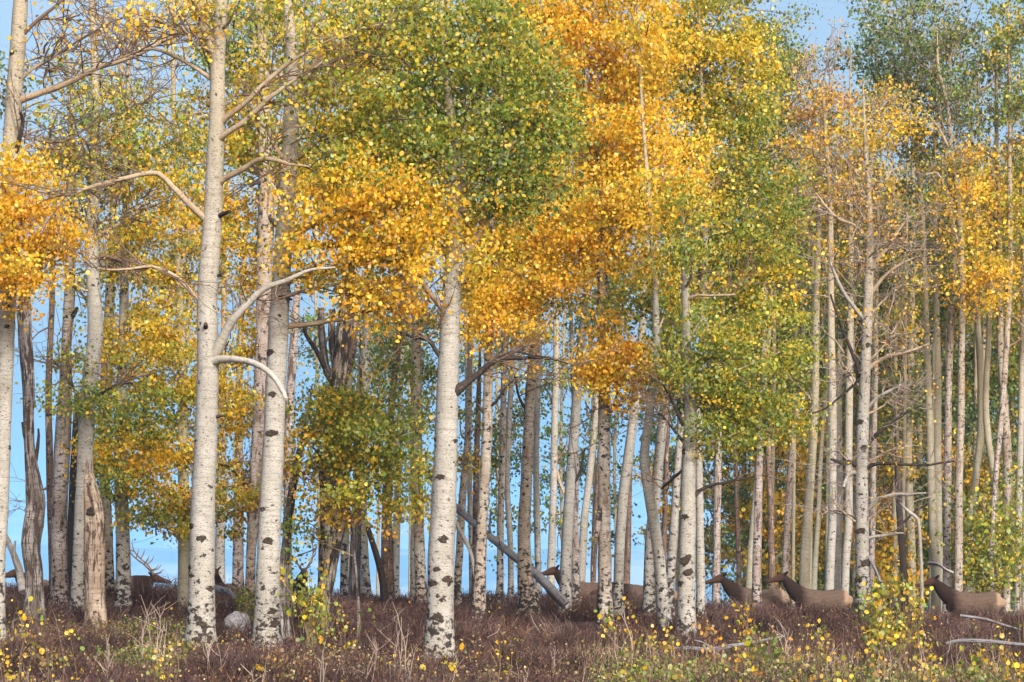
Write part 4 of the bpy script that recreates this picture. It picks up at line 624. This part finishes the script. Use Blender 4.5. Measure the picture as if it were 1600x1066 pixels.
log('fallen_log', [(1050, 1014, 38, 5), (1080, 1013, 38, 7), (1110, 1015, 38, 7), (1140, 1010, 38, 7), (1165, 1006, 38, 6), (1200, 999, 38, 4), (1225, 994, 38, 3)], 'log', 'weathered grey log lying in the brush below the first brown elk', branches=[[(1112, 1013, 38, 5), (1095, 1003, 38, 3), (1085, 1001, 38, 2)]])
log('fallen_log', [(1478, 1006, 38, 4), (1500, 1001, 38, 6), (1550, 1003, 38, 6), (1600, 1008, 38, 5), (1640, 1012, 38, 4)], 'log', 'dark grey thin log lying low at the right edge in the weeds')
log('fallen_log', [(1500, 962, 50, 4), (1540, 968, 50, 5), (1575, 979, 50, 4), (1620, 992, 50, 4)], 'log', 'slim grey log sloping down right under the rightmost elk')
log('dead_sapling', [(742, 905, 50, 4), (737, 868, 50.4, 6), (725, 840, 50.8, 6), (715, 822, 51.2, 5), (708, 800, 51.5, 4)], 'bone', 'bare bleached dead sapling curving under the leaning log', 'sapling', branches=[[(734, 858, 50.5, 3), (745, 850, 50.4, 2)]])
log('dead_sapling', [(36, 925, 47, 13), (30, 890, 47.3, 12), (20, 862, 47.5, 10), (9, 838, 47.8, 8), (0, 818, 48, 6)], 'bone', 'bleached dead sapling leaning left in front of the elk at the left edge', 'sapling', branches=[[(30, 893, 47.2, 6), (22, 870, 47.2, 5), (24, 845, 47.2, 3)]])
log('fallen_limb', [(330, 916, 44, 8), (345, 922, 43.6, 12), (358, 926, 43.3, 9), (366, 932, 43.1, 6)], 'log', 'short grey limb lying above the white boulder between the big trunks', 'log')
log('fallen_limb', [(1440, 880, 62, 4), (1452, 880, 62, 6), (1466, 882, 61.5, 5), (1478, 890, 61, 4), (1490, 895, 61, 3)], 'bone', 'short white limb resting above the head of the rightmost elk', 'log')
# boulder
def boulder():
    g = P(373, 975, 42.0); bm = bmesh.new(); bmesh.ops.create_icosphere(bm, subdivisions=5, radius=1)
    from mathutils import noise
    for v in bm.verts:
        n = noise.noise(v.co*1.4)*.28+noise.noise(v.co*4)*.09+noise.noise(v.co*11)*.03
        v.co *= 1+n; v.co.x *= .235; v.co.y *= .25; v.co.z *= .25
    me = bpy.data.meshes.new('boulder'); bm.to_mesh(me); bm.free()
    for p in me.polygons: p.use_smooth = True
    m, nt, b = newmat('lichen granite'); tc = N(nt, 'ShaderNodeTexCoord')
    n1 = stretched(nt, tc.outputs['Object'], (1, 1, 1), 22, 6, .7); n2 = stretched(nt, tc.outputs['Object'], (1, 1, 1), 60, 3, .7)
    c = mix(nt, ramp(nt, n1, .4, .62), (.20, .20, .22), (.40, .40, .42)); c = mix(nt, ramp(nt, n2, .58, .68), c, (.14, .13, .14)); nt.links.new(c, b.inputs['Base Color'])
    bp = N(nt, 'ShaderNodeBump'); bp.inputs['Distance'].default_value = .02; nt.links.new(n1, bp.inputs['Height']); nt.links.new(bp.outputs[0], b.inputs['Normal'])
    me.materials.append(m); o = bpy.data.objects.new('boulder', me); col.objects.link(o); o.location = (g[0], g[1], g[2]-.06)
    tag(o, 'white speckled boulder in the brush between the two big white aspens', 'rock')
boulder()

# ---------------------------------------------------------------- elk
def elk_material(bull):
    m, nt, b = newmat('elk coat bull' if bull else 'elk coat'); tc = N(nt, 'ShaderNodeTexCoord')
    s = N(nt, 'ShaderNodeSeparateXYZ'); nt.links.new(tc.outputs['Object'], s.inputs[0])
    n = stretched(nt, tc.outputs['Object'], (3, 3, 8), 3, 4, .6); n2 = stretched(nt, tc.outputs['Object'], (9, 14, 40), 1, 5, .7)
    xw = mth(nt, 'ADD', s.outputs[0], mth(nt, 'MULTIPLY', mth(nt, 'SUBTRACT', n, .5), .25))
    body = mix(nt, ramp(nt, n2, .38, .62), (.108, .076, .060), (.066, .046, .037)) if not bull else mix(nt, ramp(nt, n2, .3, .7), (.115, .080, .063), (.08, .056, .045))
    # darker saddle and belly are the coat's own colour: dark mane forward of the shoulder, pale rump patch, dark legs
    mane = ramp(nt, mth(nt, 'ADD', xw, mth(nt, 'MULTIPLY', s.outputs[2], -.10)), .22, .42)
    c = mix(nt, mane, body, (.017, .009, .007))
    head = ramp(nt, xw, 1.02, 1.12); c = mix(nt, head, c, (.052, .026, .017))
    nose = ramp(nt, s.outputs[0], 1.46, 1.52); c = mix(nt, nose, c, (.02, .015, .013))
    rump = mth(nt, 'MULTIPLY', ramp(nt, s.outputs[0], -.60, -.68), ramp(nt, s.outputs[2], .95, 1.05)); c = mix(nt, rump, c, (.24, .17, .12))
    leg = ramp(nt, s.outputs[2], .80, .62); c = mix(nt, leg, c, (.075, .045, .032))
    nt.links.new(c, b.inputs['Base Color'])
    bp = N(nt, 'ShaderNodeBump'); bp.inputs['Strength'].default_value = .3; bp.inputs['Distance'].default_value = .01; nt.links.new(n2, bp.inputs['Height']); nt.links.new(bp.outputs[0], b.inputs['Normal'])
    return m
M['elk'] = elk_material(False); M['elkbull'] = elk_material(True)
M['eye'] = simple('elk eye', (.01, .008, .006), (.012, .01, .008), 1, .2)
M['antler'] = simple('antler', (.10, .07, .05), (.19, .145, .11), 9, .7)
def elk_mesh(head_dz=0.0, head_turn=0.0, bull=False):
    """a standing elk facing +X with its feet at z = 0, about 1.4 m at the shoulder; one continuous skin"""
    mb = MB()
    def loft(rows, sides=18):          # rows: x, y, z, half width, half height ; sections stand across the path
        r = np.array(rows, float); n = len(r); t = np.gradient(r[:, :3], axis=0); t /= np.linalg.norm(t, axis=1)[:, None]
        # resample
        k = 6; rr = []
        c = np.vstack((2*r[0]-r[1], r, 2*r[-1]-r[-2]))
        for i in range(1, len(c)-2):
            q = np.linspace(0, 1, k, endpoint=False)[:, None]; p0, p1, p2, p3 = c[i-1:i+3]
            rr.append(.5*(2*p1+(p2-p0)*q+(2*p0-5*p1+4*p2-p3)*q**2+(3*p1-p0-3*p2+p3)*q**3))
        rr.append(c[-2][None]); r = np.vstack(rr); r[:, 3:] = np.maximum(r[:, 3:], .004)
        t = np.gradient(r[:, :3], axis=0); t /= np.linalg.norm(t, axis=1)[:, None]
        side = np.cross(np.array((0, 0, 1.))[None]+t*0, t); bad = np.linalg.norm(side, axis=1) < .3
        side[bad] = (0, 1, 0); side /= np.linalg.norm(side, axis=1)[:, None]; up = np.cross(t, side)
        th = np.linspace(0, 2*math.pi, sides, endpoint=False); ct, st = np.cos(th)[None, :, None], np.sin(th)[None, :, None]
        v = r[:, None, :3]+side[:, None]*ct*r[:, 3][:, None, None]+up[:, None]*st*r[:, 4][:, None, None]
        m_ = len(r); i = np.arange(m_-1)[:, None]*sides; j = np.arange(sides)[None]; kk = (j+1) % sides
        mb.add(v.reshape(-1, 3), np.stack((i+j, i+kk, i+sides+kk, i+sides+j), -1).reshape(-1, 4))
        for e in (0, m_-1):
            c0 = v[e].mean(0); mb.add(np.vstack((v[e], c0[None])), np.array([(x, (x+1) % sides, sides) for x in range(sides)]))
    loft([(-.83, 0, 1.14, .05, .10), (-.78, 0, 1.12, .17, .22), (-.62, 0, 1.10, .235, .29), (-.40, 0, 1.08, .25, .31), (-.12, 0, 1.03, .27, .33), (.15, 0, 1.02, .27, .355), (.38, 0, 1.05, .245, .36), (.55, 0, 1.10, .18, .29), (.66, 0, 1.14, .11, .20)])
    hz = head_dz; a = head_turn; ca, sa = math.cos(a), math.sin(a)
    def hp(x, z):        # head points turn about the poll
        dx = x-1.02; return (1.02+dx*ca, dx*sa, z+hz)
    nk = 1.25 if bull else 1.0
    loft([(.40, 0, 1.16, .16, .25*nk), (.58, 0, 1.22+hz*.15, .15*nk, .25*nk), (.76, 0, 1.33+hz*.45, .125*nk, .205*nk), (.90, 0, 1.45+hz*.8, .10*nk, .155*nk), (1.00, 0, 1.54+hz, .08, .10), (1.05, 0, 1.56+hz, .06, .07)])
    hd = [(.94, 1.57, .05, .06), (1.02, 1.575, .082, .105), (1.12, 1.56, .085, .105), (1.22, 1.53, .07, .085), (1.33, 1.50, .052, .062), (1.43, 1.475, .046, .052), (1.50, 1.455, .042, .045), (1.535, 1.445, .022, .025)]
    loft([(*hp(x, z), w_*1.12, h_*1.12) for x, z, w_, h_ in hd])
    for s in (-1, 1):
        ex, ey, ez = hp(1.0, 1.63)
        e2 = (ex-.09*ca-.14*sa*s, ey+s*.14*ca-.09*sa, ez+.13)
        loft([(ex, ey+s*.04, ez, .03, .025), ((ex+e2[0])/2, (ey+s*.04+e2[1])/2, (ez+e2[2])/2, .055, .022), (*e2, .012, .01)], 10)
        # front leg, hind leg (hock pointing back)
        d = .06*s
        loft([(.42, s*.15, 1.05, .09, .15), (.44+d, s*.15, .78, .065, .085), (.43+d, s*.145, .60, .048, .055), (.44+d, s*.14, .44, .042, .048), (.43+d, s*.14, .25, .028, .032), (.43+d, s*.14, .10, .030, .034), (.46+d, s*.14, .015, .042, .055)], 12)
        loft([(-.55, s*.14, 1.05, .12, .22), (-.52-d, s*.16, .82, .095, .15), (-.55-d, s*.16, .66, .062, .085), (-.66-d, s*.155, .50, .040, .055), (-.64-d, s*.15, .30, .030, .036), (-.62-d, s*.15, .10, .031, .035), (-.59-d, s*.15, .015, .042, .055)], 12)
    loft([(-.80, 0, 1.20, .035, .03), (-.87, 0, 1.14, .03, .025), (-.90, 0, 1.04, .015, .012)], 8)
    me = bpy.data.meshes.new('tmp'); v = np.vstack(mb.v); fs = [tuple(map(int, f)) for k in mb.f for ar in mb.f[k] for f in ar]
    me.from_pydata(v.tolist(), [], fs); o = bpy.data.objects.new('tmp', me); col.objects.link(o)
    md = o.modifiers.new('r', 'REMESH'); md.mode = 'VOXEL'; md.voxel_size = .016; md.use_smooth_shade = True
    ms = o.modifiers.new('s', 'SMOOTH'); ms.iterations = 5; ms.factor = .5
    dg = bpy.context.evaluated_depsgraph_get(); out = bpy.data.meshes.new_from_object(o.evaluated_get(dg)); bpy.data.objects.remove(o); bpy.data.meshes.remove(me)
    out.name = 'elk_body'
    for p in out.polygons: p.use_smooth = True
    return out, hp
def put_elk(px_nose, py_back, Y, yaw, label, bull=False, antlers=False, head_dz=0.0, head_turn=0.0, anchor=1.53):
    """px_nose: photo column of the point 'anchor' along the body; py_back: row of the line of its back"""
    me, hp = elk_mesh(head_dz, head_turn, bull)
    Z = (H-py_back)/F*Y-1.385
    X = (px_nose-800)/F*Y-math.cos(yaw)*anchor
    root = empty('elk', (X, Y-math.sin(yaw)*anchor*0, Z), label, 'elk'); root.rotation_euler = (0, 0, yaw)
    me.materials.append(M['elkbull' if bull else 'elk']); b = bpy.data.objects.new('body', me); col.objects.link(b); b.parent = root
    for s in (-1, 1):
        x, y, z = hp(1.15, 1.585); bm = bmesh.new(); bmesh.ops.create_icosphere(bm, subdivisions=2, radius=.017); e = bpy.data.meshes.new('eye'); bm.to_mesh(e); bm.free(); e.materials.append(M['eye'])
        o = bpy.data.objects.new('eye', e); col.objects.link(o); o.parent = root; o.location = (x-s*.075*math.sin(head_turn), y+s*.075*math.cos(head_turn), z)
    if antlers:
        for s in (-1, 1):
            mb = MB(); bx, by, bz = hp(1.03, 1.66); ca, sa = math.cos(head_turn), math.sin(head_turn)
            def q(f, l, u): return (bx+f*ca-l*s*sa, by+f*sa+l*s*ca, bz+u)
            beam = [q(0, .05, 0), q(-.06, .14, .12), q(-.22, .26, .30), q(-.42, .34, .46), (q(-.60, .36, .66)), q(-.66, .32, .86), q(-.64, .27, 1.0)]
            c = spline([(*p, r) for p, r in zip(beam, (.028, .025, .024, .022, .019, .014, .005))], .05); mb.tube(c[:, :3], c[:, 3], 7)
            for a0, a1, a2 in ((q(.0, .07, .03), q(.18, .12, .06), q(.30, .13, .17)), (q(-.06, .14, .12), q(.10, .20, .18), q(.20, .22, .30)), (q(-.22, .26, .30), q(-.10, .34, .42), q(-.04, .34, .56)), (q(-.42, .34, .46), q(-.36, .42, .60), q(-.32, .42, .74)), (q(-.60, .36, .66), q(-.74, .36, .72), q(-.86, .34, .82))):
                c = spline([(*a0, .02), (*a1, .015), (*a2, .004)], .05); mb.tube(c[:, :3], c[:, 3], 6)
            mb.build('antler', M['antler'], root)
    return root
PI = math.pi
put_elk(1432, 925, 70, PI-.05, 'brown cow elk furthest right walking left behind the yellow shrub', head_dz=.10)
put_elk(1196, 921, 71, PI, 'brown cow elk walking left with head raised and pale rump showing right of centre', head_dz=.14)
put_elk(1100, 920, 72, PI+.1, 'dark headed elk walking left just right of the stout blotched trunk', head_dz=.10)
put_elk(923, 914, 70.5, PI, 'elk with only its dark snout and grey back showing between white trunks in the middle', head_dz=-.30)
put_elk(840, 909, 73, PI+.05, 'reddish elk looking out left of the leaning pale aspen beside the grey log', head_dz=.12)
put_elk(267, 905, 72, -.05, 'antlered bull elk facing right with head low against the blue at left', bull=True, antlers=True, head_dz=-.16, anchor=1.52)
put_elk(-2, 906, 74, PI, 'elk walking out of the picture behind the snag at the left edge', head_dz=.0, bull=True)
put_elk(465, 905, 72, -PI/2+.25, 'antlered elk facing the camera half hidden by yellow leaves beside the leaning grey trunk', bull=True, antlers=True, head_dz=.0, anchor=0)
put_elk(352, 912, 69, -PI/2-.15, 'elk standing end on behind the slim trunk between the two big white aspens', head_dz=.1, anchor=0)

# ---------------------------------------------------------------- shrubs and saplings
def sapling(name, px, py, Y, hpx, wpx, stems, palette, dens, label, cat='shrub', group=None, lsz=None, twigc='twig', blobs=1):
    X = (px-800)/F*Y; g = float(zg(X, Y)); o0 = np.array((X, Y, g)); root = empty(name, o0, label, cat, group)
    s = Y/F; st = MB(); lf = MB(); gpy = H-g/s; top = py-hpx
    tips = []
    for _ in range(stems):
        e = P(px+rng.uniform(-.5, .5)*wpx, rng.uniform(top, top+.45*(gpy-top)), Y+rng.uniform(-.4, .4)); b0 = np.array((X+rng.normal()*.03*stems**.4, Y+rng.normal()*.1, g-.05))
        c = curve(b0, e, 9, .10); r0 = rng.uniform(.006, .010)*(1.2 if hpx > 60 else .9); st.tube(c, np.linspace(r0, r0*.3, 9), 4, cap=False); tips.append(c)
        for _ in range(rng.integers(2, 5)):
            i = rng.integers(3, 8); d = np.array((rng.normal()*.5, rng.normal()*.4, .6)); d *= rng.uniform(.12, .35)*hpx*s/np.linalg.norm(d)
            c2 = curve(c[i], c[i]+d, 5, .12); st.tube(c2, np.linspace(r0*.55, r0*.25, 5), 3, cap=False); tips.append(c2)
    st.build('stem', M[twigc], root, o0)
    if dens > 0:
        lz = lsz or .05; n = int(dens*hpx*wpx/((lz/s)**2*.6)); ti = rng.integers(0, len(tips), n)
        cen = np.array([tips[i][min(len(tips[i])-1, int(len(tips[i])*(.35+.65*rng.random())))] for i in ti])+rng.standard_normal((n, 3))*.05*(1+hpx*s*.4)
        leaf_faces(lf, cen, lz, palette); lf.build('foliage', M['leaf'], root, o0, shade=False)
    return root
sapling('leafy_sapling', 1545, 940, 74, 210, 130, 22, 'lime', 1.3, 'tall leafy green sapling thicket near the right edge behind the rightmost elk', 'sapling', lsz=.075)
sapling('leafy_sapling', 1605, 960, 45, 200, 50, 8, 'lime', .8, 'green sapling cut by the right edge of the picture low down', 'sapling', lsz=.055)
sapling('leafy_sapling', 1510, 930, 76, 120, 60, 9, 'shrub', .8, 'light yellow green sapling behind the rump of the rightmost elk', 'sapling')
sapling('leafy_shrub', 1400, 1000, 37, 100, 110, 16, 'shrub', 1.1, 'dense green and yellow shrub below the branchy white aspen', 'shrub')
sapling('leafy_shrub', 1370, 985, 38, 80, 60, 9, 'green', .9, 'low dark green shrub at the foot of the branchy white aspen', 'shrub')
sapling('leafy_shrub', 1430, 985, 38.5, 80, 70, 9, 'mixgold', .45, 'gold flecked shrub just below the nose of the rightmost elk', 'shrub')
sapling('leafy_shrub', 1550, 1000, 40, 45, 50, 7, 'mixgold', .3, 'sparse gold leaved shrub below the body of the rightmost elk', 'shrub')
sapling('leafy_shrub', 485, 985, 36, 90, 90, 14, 'lime', .8, 'lime green shrub right of the foot of the second big white aspen', 'shrub')
sapling('leafy_shrub', 545, 985, 37, 55, 50, 6, 'shrub', .35, 'thin yellow green shrub below the torn pale snag', 'shrub')
sapling('leafy_shrub', 490, 925, 40, 60, 50, 5, 'yellow', .45, 'small yellow leaved sapling in front of the elk facing the camera', 'sapling')
sapling('leafy_shrub', 384, 955, 44, 52, 40, 14, 'green', 1.3, 'dense dark green shrub behind the white boulder', 'shrub', lsz=.035)
sapling('leafy_shrub', 20, 1000, 25, 90, 80, 5, 'yellow', .28, 'close yellow leaved shrub in the lower left corner', 'shrub', lsz=.032)
sapling('leafy_shrub', 85, 1040, 26, 100, 60, 5, 'shrub', .22, 'close thin shrub with yellow and lime leaves right of the corner one at lower left', 'shrub', lsz=.032)
sapling('leafy_shrub', 260, 1050, 27, 75, 70, 7, 'shrub', .35, 'lime leaved shrub in front of the foot of the big left trunk', 'shrub', lsz=.032)
sapling('leafy_shrub', 770, 1050, 27, 70, 60, 5, 'shrub', .18, 'pale sparse shrub right of the foot of the middle white aspen', 'shrub', lsz=.032)
sapling('leafy_shrub', 1190, 1045, 32, 60, 90, 14, 'green', .7, 'low green leafy shrub in front of the grey log', 'shrub')
sapling('leafy_shrub', 1500, 1060, 30, 60, 70, 9, 'lime', .5, 'low green shrub by the dark thin log at lower right', 'shrub')
sapling('leafy_shrub', 1310, 1055, 30, 55, 70, 9, 'mixgold', .4, 'rusty gold leaved shrub at the bottom right of centre', 'shrub')
sapling('leafy_shrub', 1160, 985, 40, 75, 22, 4, 'gold', .8, 'gold leaved seedling standing under the belly of the first brown elk', 'shrub', lsz=.055)
sapling('leafy_shrub', 662, 1010, 31, 12, 10, 1, 'gold', 1.3, 'tiny seedling with two bright gold leaves left of the middle trunk foot', 'plant', lsz=.08)
sapling('leafy_shrub', 982, 1000, 40, 60, 26, 3, 'yel' if 'yel' in PAL else 'yellow', .35, 'yellow leaved seedling below the gently bending white aspen', 'shrub')
# bare stems and small leafy seedlings scattered through the brush
for (px, Y, h, n) in [(622, 30, 130, 3), (575, 29, 115, 2), (640, 29, 70, 2), (325, 30, 90, 3), (250, 31, 120, 4), (225, 32, 110, 3), (160, 29, 90, 2), (870, 32, 80, 2), (980, 33, 95, 3), (1120, 31, 80, 2), (1290, 31, 110, 3), (1230, 33, 110, 3), (1440, 29, 100, 3), (1490, 31, 80, 3), (1560, 30, 100, 3), (500, 28, 90, 2), (700, 28, 60, 2), (1380, 29, 90, 3), (820, 29, 70, 2), (60, 28, 90, 2), (400, 28, 60, 2)]:
    g = float(zg((px-800)/F*Y, Y)); gp = H-g*F/Y
    sapling('bare_plant', px, gp, Y, h+20, 34, n, 'gold', 0, 'bare grey forked stem standing up out of the brush', 'plant', 'bare grey stems in the foreground brush', twigc='twig_grey')
for k in range(46):
    px = rng.uniform(940, 1610) if k < 42 else rng.uniform(0, 900); Y = rng.uniform(28, 41); g = float(zg((px-800)/F*Y, Y)); gp = H-g*F/Y
    right = px > 930
    sapling('seedling', px, gp, Y, rng.uniform(45, 85), rng.uniform(14, 30), rng.integers(2, 5), ['gold', 'mixgold', 'shrub', 'yellow', 'rust'][rng.integers(5)], rng.uniform(.3, .75) if right else .3,
            'small aspen seedling with a few gold or green leaves in the brush' , 'plant', 'aspen seedlings scattered through the brush', lsz=.048)

# ---------------------------------------------------------------- brush: leafless purple brown shrubs, past counting
def brush():
    mb = MB(); ncl = 7500
    Y = 24+56*rng.random(ncl)**1.15; X = (rng.random(ncl)*2-1)*(Y*.24+1.5); z = zg(X, Y)
    keep = Y < 72; X, Y, z = X[keep], Y[keep], z[keep]; ncl = len(X)
    nb = 80
    size = .31*(1+.34*rng.standard_normal(ncl)).clip(.45, 1.8)*(1+.30*np.sin(X*1.3+Y*.7)*np.sin(Y*1.1-X*.6)+.15*np.sin(X*3.1))
    base = np.stack((X, Y, z-.03), -1)[:, None]+rng.standard_normal((ncl, nb, 3))*np.array((.19, .17, .0))
    d = rng.standard_normal((ncl, nb, 3)); d[..., 2] = np.abs(d[..., 2])*.5+.55; d[..., :2] *= .75; d /= np.linalg.norm(d, axis=-1)[..., None]
    L = size[:, None]*rng.uniform(.35, 1.15, (ncl, nb))
    k = rng.random((ncl, nb))
    base = base+np.array((0, 0, 1.))*(L*.45*k)[..., None]
    tip = base+d*L[..., None]*(1-.45*k)[..., None]
    sd_ = rng.standard_normal((ncl, nb, 3)); sd_ -= (sd_*d).sum(-1)[..., None]*d; sd_ /= np.linalg.norm(sd_, axis=-1)[..., None]
    w_ = (.0036+.00008*Y[:, None])*rng.uniform(.7, 1.4, (ncl, nb)); mid = (base+tip)/2+sd_*(L*.22*rng.standard_normal((ncl, nb)))[..., None]
    a = base-sd_*w_[..., None]; b_ = base+sd_*w_[..., None]; c_ = mid+sd_*w_[..., None]*.8; d_ = mid-sd_*w_[..., None]*.8; e = tip
    v = np.stack((a, b_, c_, d_, e), 2).reshape(-1, 5, 3); n = len(v); i = np.arange(n)[:, None]*5
    pal = np.array([(.066, .036, .033), (.043, .026, .026), (.092, .056, .046), (.062, .044, .046), (.15, .125, .11), (.085, .052, .024)])
    cl = rng.choice(6, ncl, p=[.34, .25, .15, .16, .04, .06]); kk = np.where(rng.random((ncl, nb)) < .6, cl[:, None], rng.choice(6, (ncl, nb), p=[.3, .22, .16, .18, .08, .06]))
    cc = pal[kk]*(1+.25*rng.standard_normal((ncl, nb, 1))).clip(.4, 1.8)
    patch = (1+.35*np.sin(X*.8+Y*.5+1)*np.sin(X*.33-Y*.9)+.18*rng.standard_normal(ncl)).clip(.45, 1.6); cc = cc*patch[:, None, None]
    cc = np.repeat(cc.reshape(-1, 3), 5, 0)
    mb.add(v.reshape(-1, 3), i+np.array([[0, 1, 2, 3]]), None, cc)
    mb.f.setdefault(3, []).append(i+np.array([[3, 2, 4]]))
    o = mb.build('brush', M['brush'], shade=False); tag(o, 'leafless purple brown brush covering the rise', kind='stuff')
brush()
def weeds(name, n, xr, yr, pal, label, h=.32, leaf=.03):
    """herbs and grass: too many to count"""
    mb = MB(); px = rng.uniform(*xr, n); Y = rng.uniform(*yr, n); X = (px-800)/F*Y; z = zg(X, Y)
    nb = 16; base = np.stack((X, Y, z), -1)[:, None]+rng.standard_normal((n, nb, 3))*np.array((.10, .10, 0))
    hh = h*rng.uniform(.5, 1.3, (n, nb)); d = rng.standard_normal((n, nb, 3))*.25; d[..., 2] = 1
    cen = (base+d*(hh*rng.uniform(.55, 1, (n, nb)))[..., None]).reshape(-1, 3)
    leaf_faces(mb, cen, leaf, pal, .3)
    o = mb.build(name, M['leaf'], shade=False); tag(o, label, kind='stuff')
PAL['herb'] = [('lime', 1.5), ('green', 2.5), ('olive', 3), ('pale', 1.2), ('yg', .6), ('brown', 3), ('dgreen', 2)]
PAL['dry'] = [('pale', 1), ('olive', 2), ('brown', 4), ('rust', .5)]
weeds('ground_cover', 900, (920, 1640), (26, 34), 'herb', 'green and straw coloured herbs along the lower right foreground')
weeds('ground_cover', 260, (150, 300), (31, 42), 'herb', 'grey green herbs beside the foot of the big left trunk', .25)
weeds('ground_cover', 300, (0, 900), (27, 38), 'dry', 'dry straw and leaf litter in the foreground brush', .3, .025)
def grass():
    mb = MB(); n = 2600; px = np.concatenate((rng.normal(905, 45, n//2), rng.uniform(900, 1640, n//2))); Y = np.concatenate((rng.uniform(33, 37, n//2), rng.uniform(27, 38, n//2)))
    X = (px-800)/F*Y; z = zg(X, Y); b = np.stack((X, Y, z), -1); d = rng.standard_normal((n, 3))*.30; d[:, 2] = 1; L = np.where(np.arange(n) < n//2, .28, .42)*rng.uniform(.6, 1.3, n)
    tip = b+d*L[:, None]; s = rng.standard_normal((n, 3)); s[:, 2] = 0; s /= np.linalg.norm(s, axis=1)[:, None]; w_ = .006
    v = np.stack((b-s*w_, b+s*w_, tip), 1); c = np.where((np.arange(n) < n//2)[:, None], (.32, .22, .16), (.26, .21, .15))*(1+.25*rng.standard_normal((n, 1))).clip(.5, 1.5)
    mb.add(v.reshape(-1, 3), np.arange(n*3).reshape(n, 3), None, np.repeat(c, 3, 0)); o = mb.build('dry_grass', M['brush'], shade=False); tag(o, 'pale dry grass in the foreground brush', kind='stuff')
grass()
def litter():
    mb = MB(); n = 3800; px = rng.uniform(-60, 1660, n); Y = 25+40*rng.random(n)**1.3; X = (px-800)/F*Y; z = zg(X, Y)+rng.uniform(.05, .30, n)
    leaf_faces(mb, np.stack((X, Y, z), -1), .030, 'litter', .3); o = mb.build('leaf_litter', M['leaf'], shade=False); tag(o, 'fallen gold and brown leaves caught in the brush', kind='stuff')
PAL['litter'] = [('gold', 2), ('rust', 2), ('brown', 3), ('pale', 2), ('olive', 2)]
litter()

# ---------------------------------------------------------------- haze over the valley
HAZE_TOP = 460
def haze():
    bm = bmesh.new(); bmesh.ops.create_cube(bm, size=1)
    for v in bm.verts: v.co = Vector((v.co.x*34000, v.co.y*16000+7500, (v.co.z+.5)*(HAZE_TOP+300)-300))
    me = bpy.data.meshes.new('haze'); bm.to_mesh(me); bm.free(); m = bpy.data.materials.new('haze'); m.use_nodes = True; nt = m.node_tree
    nt.nodes.remove(nt.nodes['Principled BSDF']); v = N(nt, 'ShaderNodeVolumePrincipled'); v.inputs['Color'].default_value = (.24, .54, .96, 1); v.inputs['Density'].default_value = 1.8e-4; v.inputs['Anisotropy'].default_value = -.25
    nt.links.new(v.outputs[0], nt.nodes['Material Output'].inputs['Volume']); me.materials.append(m)
    o = bpy.data.objects.new('haze', me); col.objects.link(o); tag(o, 'blue valley haze', kind='stuff')
haze()
